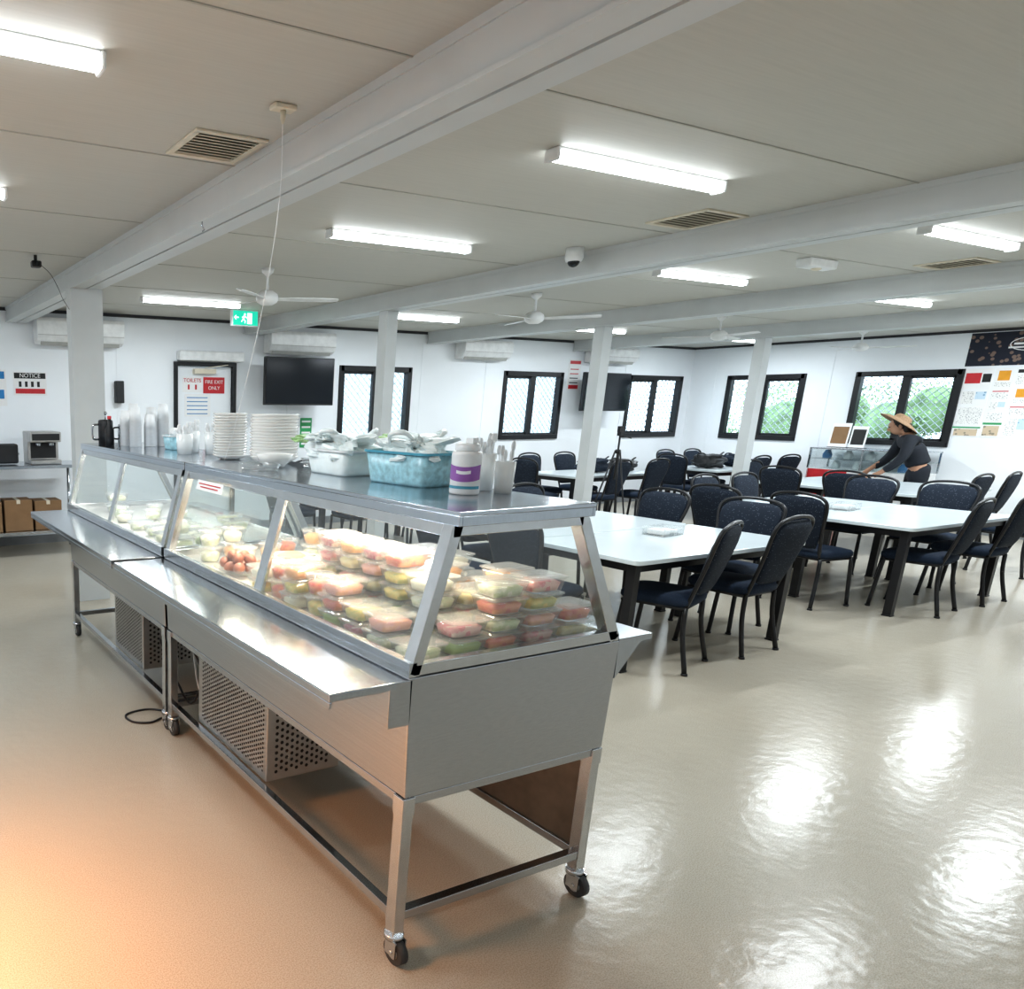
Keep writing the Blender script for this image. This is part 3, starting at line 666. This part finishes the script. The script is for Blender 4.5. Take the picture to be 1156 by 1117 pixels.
# ------------------------------------------------------------ items on the counter top
TZ=1.386
def plate_stack(x,y,r,n,dz,group,label,deep):
    m0=None
    for i in range(n):
        if m0 is None:
            h=deep; prof=[(0,0),(r*.55,0),(r*.60,.003),(r*.86,h*.55),(r,h),(r*.985,h+.003),(r*.84,h*.55+.005),(r*.58,.007),(0,.006)]
            m0=obj('plate' if deep<.03 else 'bowl',MB().lathe(prof,n=32),[M['porcelain']],loc=(x,y,TZ),label=label,cat='plate' if deep<.03 else 'bowl',group=group)
        else:
            c=m0.copy(); COL.objects.link(c); c.location=(x+random.uniform(-.002,.002),y+random.uniform(-.002,.002),TZ+i*dz)
plate_stack(1.78,3.08,.115,15,.0135,'stack of white bowls','white porcelain bowl in a tall stack',.035)
plate_stack(1.72,3.42,.088,16,.0135,'stack of white side plates','small white plate in a tall stack',.022)
bowl('bowl',1.68,2.90,TZ,.085,.06,M['porcelain'],'single white bowl in front of the stacks')
cp=None
for (x,y,n) in [(1.62,4.75,7),(1.71,4.85,9),(1.80,4.75,8),(1.64,4.62,8),(1.74,4.62,6),(1.84,4.64,9)]:
    for i in range(n):
        if cp is None: cp=obj('paper_cup',MB().lathe([(.037,.0),(.040,0),(.030,.095),(0,.095)],n=18),[M['white']],loc=(x,y,TZ),label='white disposable cup in an upturned stack',cat='cup',group='stacked white cups')
        else:
            c=cp.copy(); COL.objects.link(c); c.location=(x,y,TZ+i*.022)
e=empty('coffee_plunger',(1.56,5.0,TZ),0,'black and steel coffee plunger on the counter','coffee maker')
obj('jug',MB().lathe([(0,0),(.05,0),(.05,.15),(.045,.16),(0,.165)],n=20),[M['plblack']],parent=e); obj('handle',MB().tube(curve([(-.05,0,.13),(-.09,0,.12),(-.09,0,.04),(-.05,0,.03)],5),.007,6),[M['steel']],parent=e); obj('knob',MB().cyl((0,0,.165),(0,0,.20),.004).ball((0,0,.205),.012),[M['steel']],parent=e)
e=empty('coffee_plunger',(1.70,5.02,TZ),0,'black and steel coffee plunger on the counter','coffee maker')
obj('jug',MB().lathe([(0,0),(.045,0),(.045,.12),(.04,.13),(0,.135)],n=20),[M['steel']],parent=e); obj('handle',MB().tube(curve([(-.045,0,.11),(-.08,0,.1),(-.08,0,.04),(-.045,0,.03)],5),.006,6),[M['plblack']],parent=e)
e=empty('sauce_bottle',(1.53,4.82,TZ),0,'dark sauce bottle beside the cups','bottle'); obj('bottle',MB().lathe([(0,0),(.03,0),(.03,.10),(.012,.14),(.012,.17),(0,.17)],n=16),[M['plblack']],parent=e); obj('cap',MB().lathe([(.014,.17),(.014,.19),(0,.19)],n=12),[M['red']],parent=e)
def tubc(name,x,y,a,b,h,m,rimm,label,z=TZ,rot=0):
    e=empty(name,(x,y,z),rot,label,'plastic tub')
    obj('tub',MB().loft([sup(0,0,0,a*.86,b*.86,8,24),sup(0,0,.01,a*.88,b*.88,8,24),sup(0,0,h,a,b,8,24),sup(0,0,h,a*.97,b*.97,8,24),sup(0,0,.012,a*.85,b*.85,8,24)],0,True,True),[m],parent=e)
    obj('rim',MB().loft([sup(0,0,h-.008,a*1.0,b*1.0,8,24),sup(0,0,h-.008,a*1.04,b*1.04,8,24),sup(0,0,h,a*1.04,b*1.04,8,24),sup(0,0,h,a*.97,b*.97,8,24)],0,False,False),[rimm],parent=e)
    return e
tubc('plastic_basket',1.80,4.28,.085,.07,.085,M['aqua'],M['white'],'small aqua plastic basket with white packets')
def crumple(name,c,r,seed,m,label,cat='plastic bag',amp=.25,handles=True,smooth=False):
    random.seed(seed); nu,nv=40,26; vs=[];fs=[]
    for k in range(nv+1):
        th=PI*k/nv
        for i in range(nu):
            a=2*PI*i/nu; d_=Vector((math.sin(th)*math.cos(a),math.sin(th)*math.sin(a),math.cos(th)))
            rid=abs(noise.noise(d_*2.6+Vector((0,seed,0))))
            nn=1+amp*noise.noise(d_*1.8+Vector((seed,0,0)))-amp*.9*rid+amp*.14*noise.noise(d_*8+Vector((0,0,seed)))
            sx=math.copysign(abs(d_.x)**.7,d_.x);sy=math.copysign(abs(d_.y)**.7,d_.y);sz=math.copysign(abs(d_.z)**.8,d_.z)
            z=r[2]*sz*nn; z=max(z,-r[2]*.98)
            vs.append((r[0]*sx*nn,r[1]*sy*nn,z+r[2]))
    for k in range(nv):
        for i in range(nu):
            j=(i+1)%nu; fs.append((k*nu+i,(k+1)*nu+i,(k+1)*nu+j,k*nu+j))
    e=obj(name,MB().add(vs,fs,0,smooth),[m],loc=c,label=label,cat=cat)
    if handles:
        for s in (-1,1): 
            pts=curve([(s*r[0]*.4,-.05,r[2]*1.5),(s*r[0]*.9,-.05,r[2]*2.1),(s*r[0]*1.1,.0,r[2]*2.0),(s*r[0]*.8,.04,r[2]*1.3)],6)
            obj('bag_handle',MB().tube(pts,[.004+.006*math.sin(PI*i/(len(pts)-1)) for i in range(len(pts))],6),[m],parent=e)
    return e
crumple('white_packets',(1.80,4.28,TZ+.06),(.06,.05,.035),5,M['white'],'white wrapped packets heaped in the basket','packets',.2,False)
tubc('plastic_basket',1.80,2.53,.115,.14,.10,M['bag'],M['white'],'white basket holding plastic bags')
crumple('plastic_bag',(1.80,2.53,TZ+.04),(.115,.14,.062),2,M['bag'],'white thin plastic carrier bag heaped in a basket',amp=.5)
crumple('plastic_bag',(1.74,2.58,TZ+.125),(.085,.07,.018),9,M['bag'],'thin plastic bag folded on top of another bag',handles=False,amp=.4)
crumple('lettuce_packet',(1.72,2.70,TZ+.115),(.06,.05,.016),4,M['lettuce'],'green packet on the plastic bag','packet',.5,False)
tubc('plastic_tub',1.80,2.12,.105,.155,.115,M['aqua'],M['aquad'],'pale teal basket full of napkin bags',rot=.1)
crumple('plastic_bag',(1.80,2.12,TZ+.07),(.098,.145,.052),6,M['bag'],'crumpled white bag of napkins heaped in a basket',handles=True,amp=.5)
crumple('napkin_pack',(1.82,2.22,TZ+.14),(.065,.07,.016),8,M['lettuce'],'green wrapped napkin pack on the teal basket','packet',.4,False)
# wipes canister
e=empty('wipes_canister',(1.74,1.80,TZ),0,'white wipes canister with purple label','canister')
obj('canister',MB().lathe([(0,0),(.044,0),(.046,.006),(.046,.122),(.044,.130),(.028,.136),(0,.136)],n=28),[M['white'],],parent=e)
def lab(z0,z1,m,rr,a0,a1,n=14,bow=0):
    vs=[];fs=[]
    for k in range(n+1):
        a=PI*(a0+(a1-a0)*k/n)
        bz=bow*math.sin(PI*k/n)
        for z in (z0-bz,z1-bz): vs.append((rr*math.cos(a),rr*math.sin(a),z))
    for k in range(n): fs.append((2*k,2*k+2,2*k+3,2*k+1))
    obj('label',MB().add(vs,fs,0,True),[m],parent=e)
lab(.048,.094,M['purple'],.0466,.80,1.62,24,.008); lab(.066,.076,M['signw'],.0470,1.05,1.36,14,.003); lab(.018,.027,M['aquad'],.0466,.8,1.62)
obj('cap',MB().lathe([(.036,.134),(.038,.138),(.038,.154),(.026,.158),(0,.160)],n=24).box(-.01,.01,-.03,.0,.158,.174),[M['white']],parent=e)
def holder(x,y,r,h,m,label,spoons,m2):
    e=empty('cutlery_holder',(x,y,TZ),0,label,'cutlery holder')
    obj('cup',MB().lathe([(0,0),(r*.85,0),(r,h),(r*.95,h),(r*.8,.005),(0,.005)],n=20),[m],parent=e)
    for k in range(spoons):
        a=k*2.4; rr=r*.6
        p=Vector((rr*.5*math.cos(a),rr*.5*math.sin(a),.01)); q=Vector((rr*1.2*math.cos(a),rr*1.2*math.sin(a),h+.02+.015*(k%3)))
        obj('utensil',MB().bar(p,q,.010,.003).ball(tuple(q),(.010,.004,.016),0,8,6),[m2],parent=e)
holder(1.875,1.86,.038,.12,M['film'],'frosted beaker of white plastic utensils',9,M['white'])
holder(1.87,1.765,.032,.10,M['film'],'frosted cup of white plastic utensils',5,M['white'])
holder(1.66,3.86,.05,.11,M['film'],'white beaker full of plastic cutlery',10,M['white'])
holder(1.80,3.80,.045,.12,M['film'],'white beaker full of plastic cutlery',10,M['white'])
holder(1.76,3.98,.045,.12,M['film'],'white beaker full of plastic cutlery',8,M['white'])
tubc('sauce_tray',1.54,2.78,.06,.09,.03,M['clearpl'],M['clearpl'],'flat clear tray of sauce sachets')
tubc('sauce_tray',1.85,2.82,.05,.06,.04,M['clearpl'],M['clearpl'],'flat clear tray of sauce sachets')
# ------------------------------------------------------------ prep bench by the wall
bx0,bx1,by0,by1,bz=-.2,2.28,8.10,8.74,1.0
e=empty('steel_bench',((bx0+bx1)/2,(by0+by1)/2,0),0,'stainless steel prep bench with a lower shelf','bench'); w=(bx1-bx0)/2;h=(by1-by0)/2
obj('benchtop',MB().box(-w,w,-h,h,bz-.035,bz),[M['steel2']],parent=e,bevel=.003)
obj('lower_shelf',MB().box(-w+.03,w-.03,-h+.03,h-.03,.25,.28),[M['steel']],parent=e)
for sx in (-1,0,1):
    for sy in (-1,1): obj('leg',MB().cyl((sx*(w-.04),sy*(h-.04),0),(sx*(w-.04),sy*(h-.04),bz-.035),.02),[M['steel']],parent=e)
for k,(x,y,z,sx,sz) in enumerate([(.9,8.35,.281,.15,.30),(1.22,8.35,.281,.15,.33),(1.55,8.35,.281,.15,.34),(1.88,8.36,.281,.15,.32)]):
    e=empty('cardboard_box',(x,y,z),0,'brown cardboard carton stored on the bench shelf','cardboard box',group='cartons on the bench shelf')
    obj('carton',MB().box(-sx,sx,-.14,.14,0,sz),[M['card']],parent=e,bevel=.004); obj('packing_tape',MB().box(-.02,.02,-.141,.141,sz-.04,sz+.001),[M['offw']],parent=e)
e=empty('coffee_machine',(1.88,8.40,bz),0,'black and steel coffee machine on the bench','coffee machine')
obj('machine_body',MB().box(-.17,.17,-.05,.2,0,.35).box(-.17,.17,-.2,-.05,.24,.35).box(-.17,.17,-.2,-.05,0,.05),[M['steeld']],parent=e,bevel=.01)
obj('front_panel',MB().box(-.15,.15,-.206,-.201,.26,.33).box(-.14,.14,-.056,-.051,.06,.23),[M['plblack']],parent=e)
for s in (-1,1): obj('group_head',MB().cyl((s*.07,-.13,.24),(s*.07,-.13,.20),.03),[M['steel']],parent=e)
e=empty('toaster',(1.47,8.40,bz),0,'dark toaster on the bench','toaster'); obj('toaster_body',MB().box(-.13,.13,-.09,.09,.01,.22),[M['plblack']],parent=e,bevel=.02); obj('lever',MB().box(.13,.15,-.015,.015,.1,.12),[M['steel']],parent=e)
# ------------------------------------------------------------ glass display cabinet at the far wall
e=empty('display_cabinet',(13.40,5.85,0),0,'glass-topped display cabinet with red and white base','display cabinet')
HL=.66
obj('base',MB().box(-.27,.27,-HL,HL,0,.78),[M['white']],parent=e,bevel=.005)
obj('red_panel',MB().box(-.275,-.271,.15,HL-.01,.05,.77).box(-.27,.27,HL,HL+.004,.05,.77),[M['red']],parent=e)
obj('frame',MB().box(-.28,-.26,-HL-.01,-HL+.01,.78,1.08).box(-.28,-.26,HL-.01,HL+.01,.78,1.08).box(.26,.28,-HL-.01,-HL+.01,.78,1.08).box(.26,.28,HL-.01,HL+.01,.78,1.08).box(-.28,.28,-HL-.01,HL+.01,1.065,1.085).box(-.28,-.26,-.01,.01,.78,1.07),[M['frame']],parent=e)
obj('cabinet_glass',MB().box(-.275,-.270,-HL,HL,.78,1.065),[M['glass']],parent=e)
obj('shelf',MB().box(-.26,.26,-HL+.01,HL-.01,.92,.93),[M['glass']],parent=e)
random.seed(5)
for k in range(9):
    y=5.3+k*.135; z=.782 if k%2 else .932
    obj('snack_packet',MB().loft([sup(0,0,0,.05,.045,4,14),sup(0,0,.05,.055,.05,4,14),sup(0,0,.12,.05,.012,4,14)],0,True),[random.choice([M['signw'],M['signw'],M['bluep'],M['white']])],loc=(13.33,y,z),label='wrapped snack packet inside the glass cabinet',cat='snack',group='packets in the display cabinet')
for k,(y,a,hh) in enumerate([(6.34,.12,.36),(6.10,.10,.32)]):
    e=empty('magazine_stand',(13.45,y,1.087),0,'upright printed card stand on the cabinet','card stand')
    T=Matrix.Rotation(.15,4,'Y')
    obj('card',MB().box(-.004,.004,-a,a,0,hh,0,T),[M['signw']],parent=e);obj('print_block',MB().box(-.0055,-.0045,-a+.02,a-.02,hh*.15,hh*.85,0,T),[M['card'] if k!=1 else M['ink']],parent=e);obj('foot',MB().box(-.02,.09,-a,a,0,.006),[M['plblack']],parent=e)
crumple('backpack',(9.6,7.45,.743),(.25,.17,.10),12,M['navyb'],'dark backpack lying on the white table','bag',.3,smooth=True)
crumple('backpack',(10.15,7.40,.743),(.22,.16,.09),19,M['plblack'],'black bag lying on the white table','bag',.3,smooth=True)
crumple('backpack',(12.0,7.3,.743),(.27,.18,.11),14,M['plblack'],'black duffel bag lying on the white table','bag',.3,smooth=True)
crumple('backpack',(12.75,7.35,.743),(.25,.17,.10),17,M['navyb'],'dark backpack lying on the white table','bag',.3,smooth=True)
for p in [(5.35,3.5),(8.3,3.75),(11.2,5.0)]:
    e=empty('condiment_tray',(p[0],p[1],.743),.1,'clear condiment tray with sachets on the table','condiment tray')
    obj('tray',MB().box(-.13,.13,-.08,.08,0,.006).box(-.13,.13,-.08,-.074,0,.06).box(-.13,.13,.074,.08,0,.06).box(-.13,-.124,-.08,.08,0,.06).box(.124,.13,-.08,.08,0,.06).box(-.003,.003,-.08,.08,0,.06),[M['clearpl']],parent=e)
    obj('sachets',MB().box(-.11,-.01,-.06,.06,.008,.045).box(.01,.11,-.05,.05,.008,.035),[M['signw']],parent=e,bevel=.01)
# tripod
e=empty('tripod',(8.80,6.5,0),0,'black camera tripod standing on the floor','tripod')
for k in range(3):
    a=k*2*PI/3+.4; obj('leg',MB().cyl((.3*math.cos(a),.3*math.sin(a),0),(.03*math.cos(a),.03*math.sin(a),1.12),.008,.011,n=8),[M['plblack']],parent=e)
obj('centre_column',MB().cyl((0,0,.75),(0,0,1.30),.012,n=10).lathe([(0,1.08),(.028,1.08),(.028,1.13),(0,1.13)]),[M['plblack']],parent=e)
obj('tripod_head',MB().box(-.026,.026,-.026,.026,1.30,1.35).cyl((0,0,1.32),(.14,-.06,1.27),.006,n=8).box(-.04,.04,-.02,.02,1.35,1.42),[M['plblack']],parent=e,bevel=.004)
# ------------------------------------------------------------ person wiping the table
def skinmesh(name,verts,edges,radii,m,parent,root=0,sub=2):
    me=bpy.data.meshes.new(name); me.from_pydata(verts,edges,[]); o=bpy.data.objects.new(name,me); COL.objects.link(o)
    md=o.modifiers.new('skin','SKIN'); md.use_smooth_shade=True
    sv=me.skin_vertices[0].data
    for i,r in enumerate(radii):
        sv[i].radius=(r,r) if not isinstance(r,tuple) else r
        sv[i].use_root=(i==root)
    s=o.modifiers.new('sub','SUBSURF'); s.levels=sub; s.render_levels=sub
    dg=bpy.context.evaluated_depsgraph_get(); dg.update()
    nm=bpy.data.meshes.new_from_object(o.evaluated_get(dg)); bpy.data.objects.remove(o)
    nm.materials.clear(); nm.materials.append(m)
    for p in nm.polygons: p.use_smooth=True
    n=bpy.data.objects.new(name,nm); COL.objects.link(n); n.parent=parent; return n
PB=Vector((12.56,4.96,0))
pe=empty('person',tuple(PB),0,'person in dark shirt and straw hat leaning over a table','person')
ld_=Vector((-.55,.84,0)).normalized(); sd_=Vector((-.84,-.55,0)).normalized()
def W(f,s,z): 
    v=ld_*f+sd_*s; return (v.x,v.y,z)
V=[];E=[];R=[]
def jv(p,r,par=None):
    V.append(p);R.append(r)
    if par is not None: E.append((par,len(V)-1))
    return len(V)-1
pel=jv(W(0,0,.92),(.11,.09)); bel=jv(W(.05,0,1.05),(.10,.08),pel); che=jv(W(.12,0,1.19),(.12,.09),bel); sho=jv(W(.18,0,1.29),(.09,.07),che)
nek=jv(W(.22,0,1.35),.05,sho); hd0=jv(W(.255,0,1.395),.065,nek); hd1=jv(W(.285,0,1.44),(.082,.085),hd0); hd2=jv(W(.305,0,1.48),.07,hd1)
for s in (1,-1):
    hp=jv(W(0,s*.09,.86),.09,pel); kn=jv(W(.02,s*.11,.48),.060,hp); an=jv(W(-.04,s*.12,.09),.04,kn); tt=jv(W(.12,s*.13,.035),.035,an)
sl=jv(W(.18,.18,1.27),.055,sho); el=jv(W(.24,.29,1.01),.042,sl); wl=jv(W(.42,.24,.84),.028,el); hl=jv(W(.48,.22,.79),(.04,.018),wl)
sr=jv(W(.18,-.18,1.27),.055,sho); er=jv(W(.26,-.27,1.02),.042,sr); wr=jv(W(.46,-.17,.86),.028,er); hr=jv(W(.52,-.14,.79),(.04,.018),wr)
skinmesh('body',V,E,R,M['skin'],pe)
def hand(root,d1,side,down):
    d1=Vector(d1).normalized(); side=Vector(side).normalized(); down=Vector(down).normalized()
    for k,(off,ln_) in enumerate([(-.026,.070),(-.009,.080),(.009,.076),(.026,.060)]):
        a=Vector(root)+side*off; b=a+d1*(ln_*.45+.03); c=b+d1*ln_*.3+down*.008; d2=c+d1*ln_*.15+down*.012
        skinmesh('finger',[tuple(a),tuple(b),tuple(c),tuple(d2)],[(0,1),(1,2),(2,3)],[.010,.009,.0085,.0075],M['skin'],pe,sub=1)
    a=Vector(root)-side*.02-d1*.02; b=a-side*.025+d1*.025; c=b+d1*.028-side*.006
    skinmesh('thumb',[tuple(a),tuple(b),tuple(c)],[(0,1),(1,2)],[.012,.010,.009],M['skin'],pe,sub=1)
hand(W(.48,.22,.79),W(.6,-.2,-.15),sd_,(0,0,-1)); hand(W(.52,-.14,.79),W(.6,.1,-.15),-sd_,(0,0,-1))
hc=Vector(W(.29,0,1.445)); hd=Vector(W(.75,0,-.30)).normalized(); hu=hd.cross(sd_).normalized()
if hu.z<0: hu=-hu
T=Matrix(((sd_.x,hd.x,hu.x,hc.x),(sd_.y,hd.y,hu.y,hc.y),(sd_.z,hd.z,hu.z,hc.z),(0,0,0,1)))
obj('face',MB().ball((0,.02,-.01),(.072,.085,.105),0,T=T).ball((0,.108,-.02),(.012,.016,.02),0,T=T).ball((.074,.0,-.01),(.012,.02,.03),0,T=T).ball((-.074,.0,-.01),(.012,.02,.03),0,T=T),[M['skin']],parent=pe)
obj('eyes',MB().ball((.03,.096,.012),(.012,.008,.007),0,T=T).ball((-.03,.096,.012),(.012,.008,.007),0,T=T).ball((0,.095,-.062),(.022,.008,.005),0,T=T),[M['ink']],parent=pe)
obj('hair',MB().ball((0,-.018,.015),(.086,.094,.10),0,T=T).ball((0,-.06,-.05),(.08,.065,.10),0,T=T),[M['hair']],parent=pe)
TH=T@Matrix.Translation((0,-.035,.05))@Matrix.Rotation(.95,4,'X')
obj('straw_hat',MB().lathe([(.095,.0),(.16,-.012),(.235,-.045),(.235,-.037),(.16,-.004),(.100,.012),(.095,.045),(.075,.068),(.04,.075),(0,.075)],n=32,T=TH),[M['straw']],parent=pe)
V=[W(0,0,.93),W(.03,0,.99),W(.055,0,1.06),W(.12,0,1.20),W(.18,0,1.285),W(.18,.18,1.275),W(.225,.275,1.06),W(.32,.275,.93),W(.39,.25,.87),W(.18,-.18,1.275),W(.245,-.26,1.06),W(.34,-.235,.94),W(.42,-.19,.88)]
skinmesh('shirt',V,[(0,1),(1,2),(2,3),(3,4),(4,5),(5,6),(6,7),(7,8),(4,9),(9,10),(10,11),(11,12)],[(.17,.14),(.165,.135),(.16,.13),(.165,.13),(.115,.09),.08,.062,.05,.042,.08,.062,.05,.042],M['shirt'],pe)
V=[W(.015,0,.98),W(0,0,.90),W(0,.10,.82),W(.02,.115,.48),W(-.04,.12,.12),W(0,-.10,.82),W(.02,-.115,.48),W(-.04,-.12,.12)]
skinmesh('trousers',V,[(0,1),(1,2),(2,3),(3,4),(1,5),(5,6),(6,7)],[(.155,.125),(.16,.13),.115,.08,.062,.115,.08,.062],M['trous'],pe)
for s in (1,-1):
    skinmesh('shoe',[W(-.07,s*.12,.05),W(.04,s*.125,.045),W(.15,s*.13,.035)],[(0,1),(1,2)],[.045,.045,.035],M['shoe'],pe,sub=1)
# ------------------------------------------------------------ outside
random.seed(21)
def hedge(name,x0,x1,y0,y1,z0,z1,n,label):
    mb=MB()
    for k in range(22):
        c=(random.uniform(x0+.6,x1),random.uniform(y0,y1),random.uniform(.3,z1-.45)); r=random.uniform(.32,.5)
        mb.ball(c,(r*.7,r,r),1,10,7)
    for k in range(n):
        c=Vector((random.uniform(x0,x1),random.uniform(y0,y1),random.uniform(z0,z1)))
        if noise.noise(c*.9)<-.05: continue
        Rm=Euler((random.uniform(0,6),random.uniform(0,6),random.uniform(0,6))).to_matrix(); s=random.uniform(.035,.06)
        mb.add([tuple(c+Rm@Vector(p)*s) for p in [(-.5,0,0),(0,.35,.05),(.7,0,0),(0,-.35,.05)]],[(0,1,2,3)])
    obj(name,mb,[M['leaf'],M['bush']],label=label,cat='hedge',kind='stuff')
hedge('hedge',15.4,17.0,4.5,9.6,0,2.1,22000,'leafy green bushes growing outside the windows')
obj('ground_outside',MB().box(XR+.1,40,-12,30,-.15,-.05).box(-14,XR+.1,YN+.1,30,-.15,-.05),[M['grass']],label='pale outdoor ground beyond the windows',cat='ground')
e=empty('neighbouring_building',(11,14.0,-.05),0,'pale clad portable building outside the windows','building')
mb=MB().box(-10,6,0,3,0,2.9)
for k in range(40): mb.box(-10+k*.4,-9.97+k*.4,-.02,0,0,2.9)
obj('cladding',mb,[M['outwall']],parent=e); obj('roof_edge',MB().box(-10.2,6.2,-.2,3.2,2.9,3.05),[M['white']],parent=e)
# ------------------------------------------------------------ world + lamps
w=bpy.data.worlds.new('world'); scene.world=w; w.use_nodes=True
bg=w.node_tree.nodes['Background']; bg.inputs['Color'].default_value=(.80,.90,1,1); bg.inputs['Strength'].default_value=3.4
def area(name,loc,tgt,sx,sy,e,col,spread=PI):
    ld=bpy.data.lights.new(name,'AREA'); ld.shape='RECTANGLE'; ld.size=sx; ld.size_y=sy; ld.energy=e; ld.color=col; ld.spread=spread
    o=bpy.data.objects.new(name,ld); o.location=loc; o.rotation_euler=(Vector(tgt)-Vector(loc)).to_track_quat('-Z','Y').to_euler(); COL.objects.link(o)
area('kitchen_heat_lamp',(-.45,1.9,1.45),(-.05,1.98,0),.35,.5,20,(1,.42,.14),1.9)
# ------------------------------------------------------------ camera
f,cx,cy,a,p,r,h=838.14,232.59,661.96,.43547,.24061,.0069057,1.6569
F=Vector((math.sin(a)*math.cos(p),math.cos(a)*math.cos(p),-math.sin(p)))
R0=Vector((math.cos(a),-math.sin(a),0)); U0=R0.cross(F)
Rr=R0*math.cos(r)+U0*math.sin(r); Uu=-R0*math.sin(r)+U0*math.cos(r)
cam=bpy.data.cameras.new('camera'); co=bpy.data.objects.new('camera',cam); COL.objects.link(co)
cam.sensor_fit='HORIZONTAL'; cam.sensor_width=36; cam.lens=f*36/1156; cam.shift_x=(578-cx)/1156; cam.shift_y=(cy-558.5)/1156
cam.clip_start=.05
co.matrix_world=Matrix(((Rr.x,Uu.x,-F.x,0),(Rr.y,Uu.y,-F.y,0),(Rr.z,Uu.z,-F.z,h),(0,0,0,1)))
scene.camera=co
scene.view_settings.view_transform='Standard'
scene.view_settings.exposure=.3
try: scene.view_settings.look='Medium High Contrast'
except Exception: pass
